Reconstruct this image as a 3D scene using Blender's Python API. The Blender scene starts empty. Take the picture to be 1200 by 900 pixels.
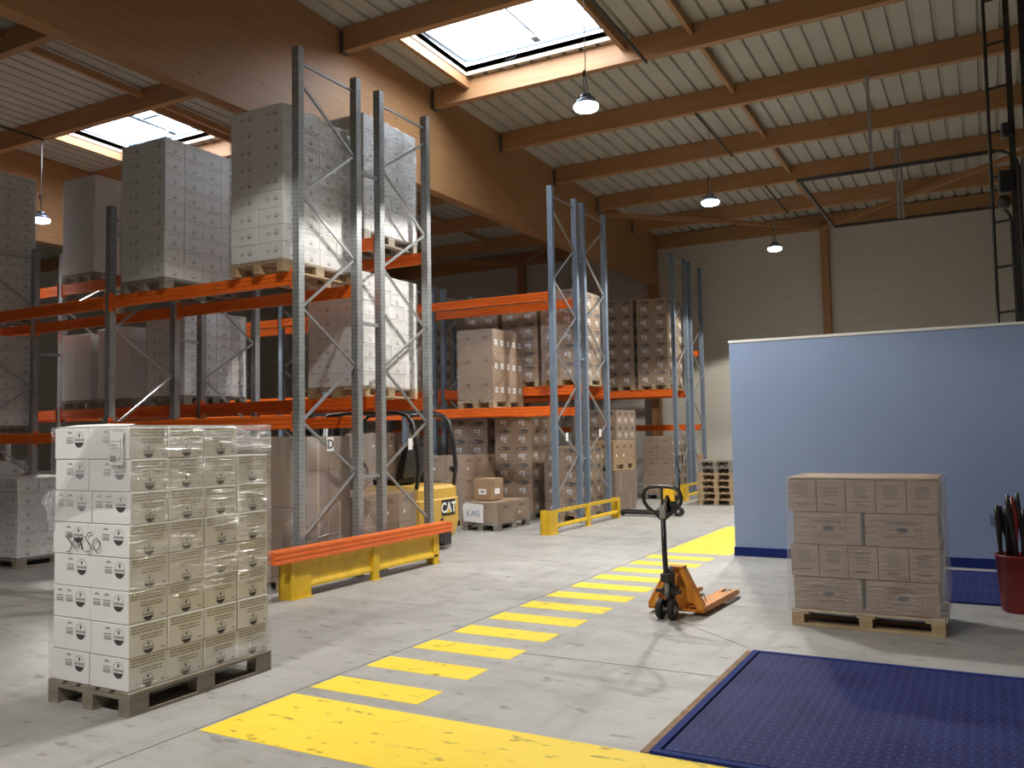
import bpy, bmesh, math, random
from mathutils import Vector, Matrix, noise
random.seed(7)
SC = bpy.context.scene
COL = SC.collection
PI = math.pi

# ------------------------------------------------------------------ camera, world, lights, exposure
CAM_H, FPX = 1.70, 1011.44
YAW, PITCH, ROLL = -0.500558, 0.0571203, -0.0167868
def camera():
    cy, sy, cp, sp = math.cos(YAW), math.sin(YAW), math.cos(PITCH), math.sin(PITCH)
    F = Vector((sy*cp, cy*cp, sp)); R0 = Vector((cy, -sy, 0)); U0 = R0.cross(F)
    c, s = math.cos(ROLL), math.sin(ROLL)
    R = c*R0 + s*U0; U = -s*R0 + c*U0
    cd = bpy.data.cameras.new('camera'); co = bpy.data.objects.new('camera', cd); COL.objects.link(co)
    M = Matrix((R, U, -F)).transposed().to_4x4(); M.translation = (0, 0, CAM_H)
    co.matrix_world = M
    cd.sensor_width = 36; cd.lens = FPX/1200*36; cd.clip_start = .05; cd.clip_end = 200
    SC.camera = co
camera()
EXPOSURE = 0.0
LAMP_W = 1300
SKY_STRENGTH = 15.0
SC.view_settings.view_transform = 'Standard'
SC.view_settings.look = 'None'
SC.view_settings.exposure = EXPOSURE
SC.view_settings.gamma = 1
SC.view_settings.use_curve_mapping = False
w = bpy.data.worlds.new('sky'); SC.world = w; w.use_nodes = True
bg = w.node_tree.nodes['Background']; bg.inputs[0].default_value = (.86, .93, 1, 1); bg.inputs[1].default_value = SKY_STRENGTH
SC.cycles.max_bounces = 8
SC.cycles.diffuse_bounces = 5
SC.cycles.transparent_max_bounces = 24
SC.cycles.sample_clamp_indirect = 6

# ------------------------------------------------------------------ materials
def new_mat(name):
    m = bpy.data.materials.new(name); m.use_nodes = True
    return m, m.node_tree.nodes, m.node_tree.links, m.node_tree.nodes['Principled BSDF']
def c4(c): return (c[0], c[1], c[2], 1)
def mat(name, col, rough=.6, metal=0, var=.0, scale=8, bump=0, bscale=60, spec=.5, stretch=None, coat=0):
    """Principled with a noise that mottles the colour a little and, if asked, a bump."""
    m, N, L, P = new_mat(name)
    P.inputs['Roughness'].default_value = rough; P.inputs['Metallic'].default_value = metal
    P.inputs['Specular IOR Level'].default_value = spec
    P.inputs['Coat Weight'].default_value = coat
    tc = N.new('ShaderNodeTexCoord'); mp = N.new('ShaderNodeMapping'); L.new(tc.outputs['Object'], mp.inputs[0])
    if stretch: mp.inputs['Scale'].default_value = stretch
    if var:
        n = N.new('ShaderNodeTexNoise'); n.inputs['Scale'].default_value = scale; n.inputs['Detail'].default_value = 6
        L.new(mp.outputs[0], n.inputs['Vector'])
        r = N.new('ShaderNodeValToRGB'); L.new(n.outputs['Fac'], r.inputs[0])
        r.color_ramp.elements[0].position = .3; r.color_ramp.elements[1].position = .7
        r.color_ramp.elements[0].color = c4([x*(1-var) for x in col]); r.color_ramp.elements[1].color = c4([min(1, x*(1+var)) for x in col])
        L.new(r.outputs[0], P.inputs['Base Color'])
    else: P.inputs['Base Color'].default_value = c4(col)
    if bump:
        n2 = N.new('ShaderNodeTexNoise'); n2.inputs['Scale'].default_value = bscale; L.new(mp.outputs[0], n2.inputs['Vector'])
        b = N.new('ShaderNodeBump'); b.inputs['Strength'].default_value = bump; b.inputs['Distance'].default_value = .01
        L.new(n2.outputs['Fac'], b.inputs['Height']); L.new(b.outputs[0], P.inputs['Normal'])
    return m
def emit(name, col, s):
    m, N, L, P = new_mat(name)
    P.inputs['Base Color'].default_value = c4(col); P.inputs['Emission Color'].default_value = c4(col); P.inputs['Emission Strength'].default_value = s
    return m
def math_node(N, L, op, a, b=None, c=None):
    n = N.new('ShaderNodeMath'); n.operation = op
    for i, v in enumerate((a, b, c)):
        if v is None: continue
        if isinstance(v, (int, float)): n.inputs[i].default_value = v
        else: L.new(v, n.inputs[i])
    return n.outputs[0]
def mixc(N, L, f, a, b):
    n = N.new('ShaderNodeMix'); n.data_type = 'RGBA'
    if isinstance(f, (int, float)): n.inputs[0].default_value = f
    else: L.new(f, n.inputs[0])
    for i, v in ((6, a), (7, b)):
        if isinstance(v, tuple): n.inputs[i].default_value = c4(v)
        else: L.new(v, n.inputs[i])
    return n.outputs[2]
def noise_ramp(N, L, vec, scale, p0, p1, detail=6, c0=0, c1=1, rough=.55):
    n = N.new('ShaderNodeTexNoise'); n.inputs['Scale'].default_value = scale; n.inputs['Detail'].default_value = detail
    n.inputs['Roughness'].default_value = rough
    L.new(vec, n.inputs['Vector'])
    mr = N.new('ShaderNodeMapRange'); L.new(n.outputs['Fac'], mr.inputs[0])
    mr.inputs[1].default_value = p0; mr.inputs[2].default_value = p1; mr.inputs[3].default_value = c0; mr.inputs[4].default_value = c1
    return mr.outputs[0]
def mapped(N, L, scale=(1, 1, 1), rot=(0, 0, 0), src='Object'):
    tc = N.new('ShaderNodeTexCoord'); mp = N.new('ShaderNodeMapping'); L.new(tc.outputs[src], mp.inputs[0])
    mp.inputs['Scale'].default_value = scale; mp.inputs['Rotation'].default_value = rot
    return mp.outputs[0]

def concrete():
    m, N, L, P = new_mat('concrete')
    v = mapped(N, L)
    big = noise_ramp(N, L, v, .35, .3, .7); mid = noise_ramp(N, L, v, 2.2, .35, .7); fine = noise_ramp(N, L, v, 30, .3, .75)
    c = mixc(N, L, big, (.36, .35, .33), (.47, .46, .44))
    c = mixc(N, L, math_node(N, L, 'MULTIPLY', mid, .35), c, (.30, .285, .265))
    c = mixc(N, L, math_node(N, L, 'MULTIPLY', fine, .18), c, (.25, .24, .22))
    # tyre smears: stretched noise in two directions
    for rot, sc in ((.5, (.5, 3.2, 1)), (-.35, (3.5, .45, 1)), (1.1, (.4, 4, 1))):
        s = noise_ramp(N, L, mapped(N, L, sc, (0, 0, rot)), 1.3, .56, .72, 3)
        c = mixc(N, L, math_node(N, L, 'MULTIPLY', s, .42), c, (.20, .19, .17))
    # small dark scuffs
    s = noise_ramp(N, L, mapped(N, L, (4.2, 9, 1), (0, 0, .5)), 1.0, .615, .70, 2)
    c = mixc(N, L, math_node(N, L, 'MULTIPLY', s, .62), c, (.13, .12, .11))
    s = noise_ramp(N, L, mapped(N, L, (1, 1.6, 1), (0, 0, .8)), 1.1, .50, .68, 8, rough=.7)
    c = mixc(N, L, math_node(N, L, 'MULTIPLY', s, .42), c, (.22, .205, .18))
    L.new(c, P.inputs['Base Color'])
    r = noise_ramp(N, L, v, 3, .3, .7, 5, .38, .6); L.new(r, P.inputs['Roughness'])
    b = N.new('ShaderNodeBump'); b.inputs['Strength'].default_value = .08; b.inputs['Distance'].default_value = .01
    L.new(fine, b.inputs['Height']); L.new(b.outputs[0], P.inputs['Normal'])
    return m
def floor_paint():
    m, N, L, P = new_mat('yellow_floor_paint')
    v = mapped(N, L)
    c = mixc(N, L, noise_ramp(N, L, v, 1.5, .3, .7), (.90, .64, .04), (.95, .70, .065))
    s = noise_ramp(N, L, mapped(N, L, (4.2, 8, 1), (0, 0, .45)), 1.4, .60, .68, 3)
    c = mixc(N, L, math_node(N, L, 'MULTIPLY', s, .65), c, (.24, .17, .03))
    s = noise_ramp(N, L, mapped(N, L, (1, 5, 1), (0, 0, .9)), 1.6, .6, .74, 4)
    c = mixc(N, L, math_node(N, L, 'MULTIPLY', s, .25), c, (.42, .34, .08))
    L.new(c, P.inputs['Base Color']); P.inputs['Roughness'].default_value = .55; P.inputs['Specular IOR Level'].default_value = .25
    return m
def timber(name, a, b, grain=(1, 1, 14), knots=True):
    m, N, L, P = new_mat(name)
    c = mixc(N, L, noise_ramp(N, L, mapped(N, L, grain), 2.2, .3, .7), a, b)
    if knots:
        vo = N.new('ShaderNodeTexVoronoi'); vo.inputs['Scale'].default_value = 2.1; L.new(mapped(N, L), vo.inputs['Vector'])
        k = math_node(N, L, 'LESS_THAN', vo.outputs['Distance'], .055)
        c = mixc(N, L, math_node(N, L, 'MULTIPLY', k, .55), c, tuple(x*.35 for x in a))
    L.new(c, P.inputs['Base Color']); P.inputs['Roughness'].default_value = .55
    return m
def wall_panel():
    m, N, L, P = new_mat('sandwich_panel')
    tc = N.new('ShaderNodeTexCoord'); sx = N.new('ShaderNodeSeparateXYZ'); L.new(tc.outputs['Object'], sx.inputs[0])
    f = math_node(N, L, 'FRACT', math_node(N, L, 'DIVIDE', sx.outputs[2], .30))
    g = math_node(N, L, 'LESS_THAN', f, .05)
    c = mixc(N, L, noise_ramp(N, L, mapped(N, L), .5, .3, .7), (.56, .53, .46), (.61, .58, .51))
    c = mixc(N, L, math_node(N, L, 'MULTIPLY', g, .35), c, (.33, .31, .27))
    L.new(c, P.inputs['Base Color']); P.inputs['Roughness'].default_value = .5
    return m
def tread_plate():
    """blue chequer plate: short raised bars in alternating directions, and ribs across"""
    m, N, L, P = new_mat('blue_tread_plate')
    v = mapped(N, L, (16, 16, 16))
    sx = N.new('ShaderNodeSeparateXYZ'); L.new(v, sx.inputs[0])
    fx = math_node(N, L, 'ABSOLUTE', math_node(N, L, 'SUBTRACT', math_node(N, L, 'FRACT', sx.outputs[0]), .5))
    fy = math_node(N, L, 'ABSOLUTE', math_node(N, L, 'SUBTRACT', math_node(N, L, 'FRACT', sx.outputs[1]), .5))
    chk = math_node(N, L, 'MODULO', math_node(N, L, 'ABSOLUTE', math_node(N, L, 'ADD', math_node(N, L, 'FLOOR', sx.outputs[0]), math_node(N, L, 'FLOOR', sx.outputs[1]))), 2)
    a = math_node(N, L, 'MULTIPLY', math_node(N, L, 'LESS_THAN', fx, .13), math_node(N, L, 'LESS_THAN', fy, .42))
    b = math_node(N, L, 'MULTIPLY', math_node(N, L, 'LESS_THAN', fy, .13), math_node(N, L, 'LESS_THAN', fx, .42))
    h = math_node(N, L, 'ADD', math_node(N, L, 'MULTIPLY', a, chk), math_node(N, L, 'MULTIPLY', b, math_node(N, L, 'SUBTRACT', 1, chk)))
    bp = N.new('ShaderNodeBump'); bp.inputs['Strength'].default_value = .6; bp.inputs['Distance'].default_value = .004
    L.new(h, bp.inputs['Height']); L.new(bp.outputs[0], P.inputs['Normal'])
    c = mixc(N, L, noise_ramp(N, L, mapped(N, L), 2.2, .35, .7), (.017, .021, .085), (.03, .037, .135))
    c = mixc(N, L, math_node(N, L, 'MULTIPLY', h, .35), c, (.08, .10, .28))
    L.new(c, P.inputs['Base Color']); P.inputs['Roughness'].default_value = .65; P.inputs['Specular IOR Level'].default_value = .1
    return m
def film_mat(name, fac, milk):
    """stretch film: mostly see-through, wrinkled, glossy, a touch milky"""
    m, N, L, P = new_mat(name)
    out = [n for n in N if n.type == 'OUTPUT_MATERIAL'][0]
    N.remove(P)
    v = mapped(N, L, (3, 3, 16), (.38, -.25, 0))
    n = N.new('ShaderNodeTexNoise'); n.inputs['Scale'].default_value = 2.4; n.inputs['Detail'].default_value = 6; L.new(v, n.inputs['Vector'])
    bp = N.new('ShaderNodeBump'); bp.inputs['Strength'].default_value = .9; bp.inputs['Distance'].default_value = .05; L.new(n.outputs['Fac'], bp.inputs['Height'])
    g = N.new('ShaderNodeBsdfGlossy'); g.inputs['Roughness'].default_value = .16; g.inputs[0].default_value = (.9, .9, .9, 1); L.new(bp.outputs[0], g.inputs['Normal'])
    d = N.new('ShaderNodeBsdfDiffuse'); d.inputs[0].default_value = (.75, .75, .76, 1)
    t = N.new('ShaderNodeBsdfTransparent'); t.inputs[0].default_value = (.97, .97, .97, 1)
    m1 = N.new('ShaderNodeMixShader'); m1.inputs[0].default_value = fac; L.new(t.outputs[0], m1.inputs[1]); L.new(g.outputs[0], m1.inputs[2])
    m2 = N.new('ShaderNodeMixShader'); m2.inputs[0].default_value = milk; L.new(m1.outputs[0], m2.inputs[1]); L.new(d.outputs[0], m2.inputs[2])
    L.new(m2.outputs[0], out.inputs[0])
    return m
def glass_mat():
    m, N, L, P = new_mat('skylight_plastic')
    out = [n for n in N if n.type == 'OUTPUT_MATERIAL'][0]; N.remove(P)
    t = N.new('ShaderNodeBsdfTransparent'); t.inputs[0].default_value = (.93, .96, 1, 1)
    g = N.new('ShaderNodeBsdfGlossy'); g.inputs['Roughness'].default_value = .1
    mx = N.new('ShaderNodeMixShader'); mx.inputs[0].default_value = .06; L.new(t.outputs[0], mx.inputs[1]); L.new(g.outputs[0], mx.inputs[2]); L.new(mx.outputs[0], out.inputs[0])
    return m

M = dict(
    concrete=concrete(), paint=floor_paint(), panel=wall_panel(), tread=tread_plate(),
    glulam=timber('glulam', (.33, .165, .065), (.41, .215, .09), (.6, .6, 9)),
    purlin=timber('purlin_timber', (.36, .18, .075), (.44, .235, .105), (.5, 6, 9)),
    reveal=timber('pale_ply', (.62, .42, .30), (.70, .49, .36), (1, 1, 4), False),
    pallet=timber('pallet_wood', (.33, .23, .13), (.50, .37, .22), (3, 3, 9), False),
    pallet_grey=timber('grey_pallet_wood', (.20, .17, .135), (.30, .26, .21), (3, 3, 9), False),
    board=timber('plywood_board', (.42, .26, .13), (.50, .32, .17), (2, 2, 3), False),
    deck=mat('cream_steel_deck', (.47, .45, .385), .45, 0, .05, 2),
    deck_rib=mat('deck_rib_shade', (.36, .35, .31), .5),
    steel=mat('galvanised_steel', (.40, .42, .43), .42, .55, .14, 14),
    bluesteel=mat('blue_grey_steel', (.22, .28, .36), .42, .35, .1, 14),
    brace=mat('zinc_brace', (.50, .51, .52), .34, .75, .08, 14),
    hole=mat('slot_dark', (.035, .037, .04), .8),
    darksteel=mat('dark_steel', (.07, .065, .06), .5, .4, .2, 10),
    bracket=mat('hanger_bracket', (.16, .16, .165), .5, .6),
    orange=mat('orange_beam_paint', (.83, .155, .018), .38, 0, .08, 5, coat=.2),
    yellow=mat('yellow_guard_paint', (.74, .47, .02), .42, 0, .12, 6),
    catyel=mat('forklift_yellow', (.66, .40, .07), .4, 0, .08, 5, coat=.2),
    jackor=mat('pallet_truck_orange', (.72, .27, .03), .4, 0, .16, 9),
    jackyel=mat('pallet_truck_yellow', (.85, .50, .02), .35),
    black=mat('black_paint', (.018, .018, .02), .35, 0, .1, 10),
    rubber=mat('black_rubber', (.02, .02, .021), .75, bump=.2),
    hub=mat('wheel_hub', (.35, .34, .33), .4, .6),
    white=mat('white_board', (.80, .79, .78), .5, 0, .03, 5),
    paper=mat('white_paper', (.86, .86, .85), .7),
    ink=mat('dark_print', (.06, .055, .06), .7),
    greyink=mat('grey_print', (.34, .33, .33), .7),
    darkpanel=mat('grey_wall_sheet', (.16, .15, .14), .6, 0, .05, 2),
    softink=mat('soft_print', (.52, .50, .45), .7),
    lineink=mat('olive_print', (.38, .345, .25), .7),
    kraft=mat('kraft_board', (.35, .228, .135), .62, 0, .06, 6),
    kraft2=mat('darker_kraft_board', (.25, .165, .105), .62, 0, .06, 6),
    kraftink=mat('brown_print', (.085, .055, .04), .7),
    kraftfaint=mat('faint_brown_print', (.15, .10, .06), .7),
    tape=mat('parcel_tape', (.47, .34, .22), .3),
    gap=mat('seam_line', (.10, .085, .07), .9),
    bluewall=mat('blue_partition_paint', (.27, .36, .56), .55, 0, .03, 1.5),
    navy=mat('navy_skirting', (.015, .03, .16), .7, spec=.1),
    trimwhite=mat('white_trim', (.78, .78, .76), .45),
    frame=mat('grey_blue_frame', (.20, .26, .36), .4, .2),
    glass=glass_mat(),
    film=film_mat('stretch_film', .17, .03), milkfilm=film_mat('milky_stretch_film', .14, .07), sheetfilm=film_mat('crumpled_film', .2, .2),
    lens=emit('lamp_lens', (.93, .97, 1), 22),
    lamp_body=mat('lamp_housing', (.16, .18, .24), .35, .4),
    red=mat('red_plastic', (.22, .012, .012), .4),
    blue_ink=mat('blue_marker', (.10, .22, .42), .6),
    rust=mat('rusty_edge', (.26, .15, .08), .8, 0, .3, 12),
    leaf=mat('dry_leaves', (.06, .07, .06), .9),
    joint=mat('saw_cut', (.15, .14, .13), .9),
)

# ------------------------------------------------------------------ mesh helpers
class MB:
    """collects faces with material slots, builds ONE mesh"""
    def __init__(s): s.v = []; s.f = []; s.fm = []; s.mats = []; s.sm = []
    def mi(s, m):
        if m not in s.mats: s.mats.append(m)
        return s.mats.index(m)
    def poly(s, pts, m, smooth=False):
        n = len(s.v); s.v += [tuple(p) for p in pts]; s.f.append(tuple(range(n, n+len(pts)))); s.fm.append(s.mi(m)); s.sm.append(smooth)
    def mesh_faces(s, vs, fs, m, smooth=False):
        n = len(s.v); s.v += [tuple(p) for p in vs]; k = s.mi(m)
        for f in fs: s.f.append(tuple(i+n for i in f)); s.fm.append(k); s.sm.append(smooth)
        return s
    def box(s, x0, x1, y0, y1, z0, z1, m, b=0):
        if x1 < x0: x0, x1 = x1, x0
        if y1 < y0: y0, y1 = y1, y0
        if z1 < z0: z0, z1 = z1, z0
        if b <= 0 or b*2.2 > min(x1-x0, y1-y0, z1-z0):
            vs = [(x0,y0,z0),(x1,y0,z0),(x1,y1,z0),(x0,y1,z0),(x0,y0,z1),(x1,y0,z1),(x1,y1,z1),(x0,y1,z1)]
            return s.mesh_faces(vs, [(0,3,2,1),(4,5,6,7),(0,1,5,4),(1,2,6,5),(2,3,7,6),(3,0,4,7)], m)
        # chamfered box
        vs = []; idx = {}
        lo = (x0, y0, z0); hi = (x1, y1, z1)
        for cx in (0, 1):
            for cy in (0, 1):
                for cz in (0, 1):
                    c = (cx, cy, cz)
                    for ax in range(3):
                        p = []
                        for a in range(3):
                            e = hi[a] if c[a] else lo[a]
                            if a != ax: e += -b if c[a] else b
                            p.append(e)
                        idx[(c, ax)] = len(vs); vs.append(tuple(p))
        fs = []
        for ax in range(3):
            o = [a for a in range(3) if a != ax]
            for side in (0, 1):
                q = []
                for (i, j) in ((0,0),(1,0),(1,1),(0,1)):
                    c = [0]*3; c[ax] = side; c[o[0]] = i; c[o[1]] = j; q.append(idx[(tuple(c), ax)])
                fs.append(tuple(q))
            # edges parallel to ax
            for (i, j) in ((0,0),(1,0),(1,1),(0,1)):
                c0 = [0]*3; c0[o[0]] = i; c0[o[1]] = j; c1 = c0[:]; c1[ax] = 1
                c0, c1 = tuple(c0), tuple(c1)
                fs.append((idx[(c0, o[0])], idx[(c1, o[0])], idx[(c1, o[1])], idx[(c0, o[1])]))
        for cx in (0, 1):
            for cy in (0, 1):
                for cz in (0, 1):
                    c = (cx, cy, cz); fs.append((idx[(c, 0)], idx[(c, 1)], idx[(c, 2)]))
        # orient outward
        cen = Vector([(lo[a]+hi[a])/2 for a in range(3)]); out = []
        for f in fs:
            p = [Vector(vs[i]) for i in f]; n = (p[1]-p[0]).cross(p[2]-p[0]); m_ = sum(p, Vector())/len(p)
            out.append(f if n.dot(m_-cen) > 0 else tuple(reversed(f)))
        return s.mesh_faces(vs, out, m)
    def tube(s, pts, r, m, seg=10, closed=False, rad=None):
        pts = [Vector(p) for p in pts]; n = len(pts); rings = []
        prev = None; vs = []
        for i, p in enumerate(pts):
            if closed: t = (pts[(i+1) % n]-pts[(i-1) % n])
            else: t = (pts[min(i+1, n-1)]-pts[max(i-1, 0)])
            t.normalize()
            if prev is None:
                a = Vector((0, 0, 1)) if abs(t.z) < .9 else Vector((1, 0, 0)); nrm = t.cross(a).normalized()
            else:
                nrm = (prev-t*prev.dot(t)).normalized()
            prev = nrm; bi = t.cross(nrm)
            rr = rad[i] if rad else r
            for k in range(seg):
                a = 2*PI*k/seg; vs.append(p+rr*(math.cos(a)*nrm+math.sin(a)*bi))
        fs = []
        for i in range(n if closed else n-1):
            j = (i+1) % n
            for k in range(seg): fs.append((i*seg+k, i*seg+(k+1) % seg, j*seg+(k+1) % seg, j*seg+k))
        if not closed: fs += [tuple(reversed(range(seg))), tuple(range((n-1)*seg, n*seg))]
        return s.mesh_faces(vs, fs, m, True)
    def cyl(s, p0, p1, r, m, seg=20, r1=None):
        return s.tube([p0, p1], r, m, seg, rad=[r, r1 if r1 is not None else r])
    def bar(s, p0, p1, w_, h_, m, up=(0, 0, 1)):
        """rectangular bar between two points, w_ sideways, h_ along up"""
        p0, p1 = Vector(p0), Vector(p1); t = (p1-p0).normalized(); u = Vector(up)
        sd = t.cross(u).normalized(); u = sd.cross(t).normalized(); vs = []
        for p in (p0, p1):
            for a, b in ((-1,-1),(1,-1),(1,1),(-1,1)): vs.append(p+sd*a*w_/2+u*b*h_/2)
        return s.mesh_faces(vs, [(0,1,2,3),(7,6,5,4),(0,4,5,1),(1,5,6,2),(2,6,7,3),(3,7,4,0)], m)
    def prism(s, pts, vec, m):
        """polygon extruded along vec"""
        pts = [Vector(p) for p in pts]; vec = Vector(vec); n = len(pts)
        vs = pts+[p+vec for p in pts]
        fs = [tuple(reversed(range(n))), tuple(range(n, 2*n))]+[(i, (i+1) % n, n+(i+1) % n, n+i) for i in range(n)]
        return s.mesh_faces(vs, fs, m)
    def mesh(s, name):
        me = bpy.data.meshes.new(name); me.from_pydata(s.v, [], s.f)
        for m in s.mats: me.materials.append(m)
        me.polygons.foreach_set('material_index', s.fm); me.polygons.foreach_set('use_smooth', s.sm)
        me.update(); return me
    def build(s, name, parent=None, loc=None):
        return link(name, s.mesh(name), parent, loc)
def link(name, me, parent=None, loc=None, rotz=0):
    o = bpy.data.objects.new(name, me); COL.objects.link(o)
    if parent: o.parent = parent
    if loc: o.location = loc
    if rotz: o.rotation_euler = (0, 0, rotz)
    return o
def tag(o, label=None, cat=None, group=None, kind=None):
    if label: o['label'] = label
    if cat: o['category'] = cat
    if group: o['group'] = group
    if kind: o['kind'] = kind
    return o
def thing(name, label, cat, loc=(0, 0, 0), rotz=0, group=None):
    o = bpy.data.objects.new(name, None); COL.objects.link(o); o.location = loc; o.rotation_euler = (0, 0, rotz); o.empty_display_size = .1
    return tag(o, label, cat, group)
def copy_tree(o, parent=None):
    c = o.copy(); COL.objects.link(c)
    if parent: c.parent = parent
    for ch in o.children: copy_tree(ch, c)
    return c
def struct(name, mb, label=None):
    o = mb.build(name); o['kind'] = 'structure'
    if label: o['label'] = label
    return o

# ------------------------------------------------------------------ the hall
XW, XL, YB, YF = .95, -28.0, 24.9, -9.0           # right wall, left wall, back wall, wall behind the camera
def zd(y): return 8.0-.027*(y-10.25)              # underside of the roof deck
PUR = [10.25+2.5*k for k in range(-7, 6)]          # purlin lines
SKY_R = (-7.68, -4.85, 10.42, 12.56)
SKY_L = (-16.25, -13.4, 10.42, 12.5)
BEAMS = [-8.61, -18.11]

mb = MB(); mb.box(XL, XW, YF, YB, -.2, 0, M['concrete']); struct('floor', mb)
mb = MB(); mb.box(XL, XW+.2, YB, YB+.2, 0, zd(YB)+.3, M['panel']); struct('wall_back', mb)
mb = MB(); mb.box(XW, XW+.2, YF, YB, 0, 8.8, M['darkpanel']); struct('wall_right', mb)
mb = MB(); mb.box(XL-.2, XL, YF, YB+.2, 0, 8.8, M['panel']); struct('wall_left', mb)
mb = MB(); mb.box(XL, XW+.2, YF-.2, YF, 0, 8.8, M['panel']); struct('wall_front', mb)

def deck():
    """trapezoidal steel sheet, ribs along the slope, with the two skylight holes"""
    mb = MB(); P_ = .30
    xs = []
    x = XL
    while x < XW:
        xs += [x, x+.235, x+.25, x+.285]; x += P_
    # profile z offsets: flat 0 ... rib up .05
    prof = []
    x = XL; 
    while x < XW:
        prof += [(x, 0), (x+.232, 0), (x+.245, .055), (x+.287, .055)]; x += P_
    prof.append((x, 0))
    yb = [YF, 10.42, 12.5, 12.56, YB+.1]
    for i in range(len(prof)-1):
        (xa, za), (xb, zb) = prof[i], prof[i+1]
        if xa > XW+.15: break
        m = M['deck'] 
        for j in range(4):
            y0, y1 = yb[j], yb[j+1]
            skip = False
            for (sx0, sx1, sy0, sy1) in (SKY_R, SKY_L):
                if xb > sx0+.001 and xa < sx1-.001 and y0 >= sy0-.001 and y1 <= sy1+.001: skip = True
            if skip: continue
            mb.poly([(xa, y0, zd(y0)+za), (xb, y0, zd(y0)+zb), (xb, y1, zd(y1)+zb), (xa, y1, zd(y1)+za)], m)
    # outer insulation slab so no light leaks, in pieces round the holes
    def slab(x0, x1, y0, y1):
        mb.prism([(x0, y0, zd(y0)+.06), (x1, y0, zd(y0)+.06), (x1, y1, zd(y1)+.06), (x0, y1, zd(y1)+.06)], (0, 0, .1), M['deck'])
    slab(XL-.2, XW+.2, YF-.2, 10.42); slab(XL-.2, XW+.2, 12.56, YB+.2)
    slab(XL-.2, SKY_L[0], 10.42, 12.56); slab(SKY_L[1], SKY_R[0], 10.42, 12.56); slab(SKY_R[1], XW+.2, 10.42, 12.56)
    slab(SKY_L[0], SKY_L[1], 12.5, 12.56)
    struct('ceiling', mb)
deck()

for xb in BEAMS:
    mb = MB()
    mb.prism([(xb-.11, YF, 6.08), (xb-.11, YB-.02, 6.08), (xb-.11, YB-.02, zd(YB)), (xb-.11, YF, zd(YF))], (.22, 0, 0), M['glulam'])
    struct('glulam_beam', mb, 'deep glued timber main beam')
for i, (x, wd) in enumerate(((BEAMS[0]+.0, .24), (-3.67, .2), (-13.1, .2), (BEAMS[1], .24), (-22.8, .2))):
    mb = MB(); top = 6.07 if wd > .22 else zd(YB)-.4
    mb.box(x-wd/2, x+wd/2, YB-.26, YB-.005, 0, top, M['glulam'], .006); struct('timber_post', mb)
# purlins, one per bay, with their steel hangers
for y in PUR:
    for (x0, x1) in ((BEAMS[0]+.11, XW), (BEAMS[1]+.11, BEAMS[0]-.11), (XL, BEAMS[1]-.11)):
        if x1 < -17 and y < 5: continue
        mb = MB(); zt = zd(y)-.001; mb.box(x0+.004, x1-.004, y-.07, y+.07, zt-.37, zt, M['purlin'], .006)
        p = struct('timber_purlin', mb)
        hb = MB()
        for xe, s in ((x0, 1), (x1, -1)):
            if abs(xe-XW) < .01 or abs(xe-XL) < .01: continue
            hb.box(xe, xe+s*.07, y-.082, y-.071, zt-.385, zt-.06, M['bracket']); hb.box(xe, xe+s*.07, y+.071, y+.082, zt-.385, zt-.06, M['bracket'])
            hb.box(xe, xe+s*.07, y-.082, y+.082, zt-.395, zt-.382, M['bracket'])
        h = hb.build('joist_hanger', p)
# bridging timbers between purlins and skylight trimmers
for xs_, ys_ in ((-3.7, PUR), (-13.05, PUR)):
    for a, b in zip(ys_[:-1], ys_[1:]):
        if a < 2: continue
        mb = MB(); zt = zd((a+b)/2)-.06
        mb.bar((xs_, a+.075, zd(a)-.12), (xs_, b-.075, zd(b)-.12), .07, .12, M['purlin']); struct('bridging_timber', mb)
for sk in (SKY_R, SKY_L):
    for x in (sk[0]-.05, sk[1]+.05):
        mb = MB(); mb.bar((x, 10.33, zd(10.3)-.1), (x, 12.67, zd(12.7)-.1), .08, .16, M['purlin']); struct('skylight_trimmer', mb)
# last bay: wall plate and wind bracing in the roof plane
for (x0, x1) in ((BEAMS[0]+.12, XW), (BEAMS[1]+.12, BEAMS[0]-.12)):
    mb = MB(); mb.box(x0, x1, YB-.16, YB-.005, zd(YB)-.42, zd(YB)-.02, M['glulam'], .006); struct('wall_plate_beam', mb)
    mid = -3.67 if x1 > 0 else -13.1
    for xe in (x0, x1):
        mb = MB(); mb.bar((mid, YB-.3, zd(YB)-.42), (xe, PUR[-2]+.2, zd(PUR[-2])-.42), .1, .1, M['glulam']); struct('roof_brace', mb)

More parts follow.
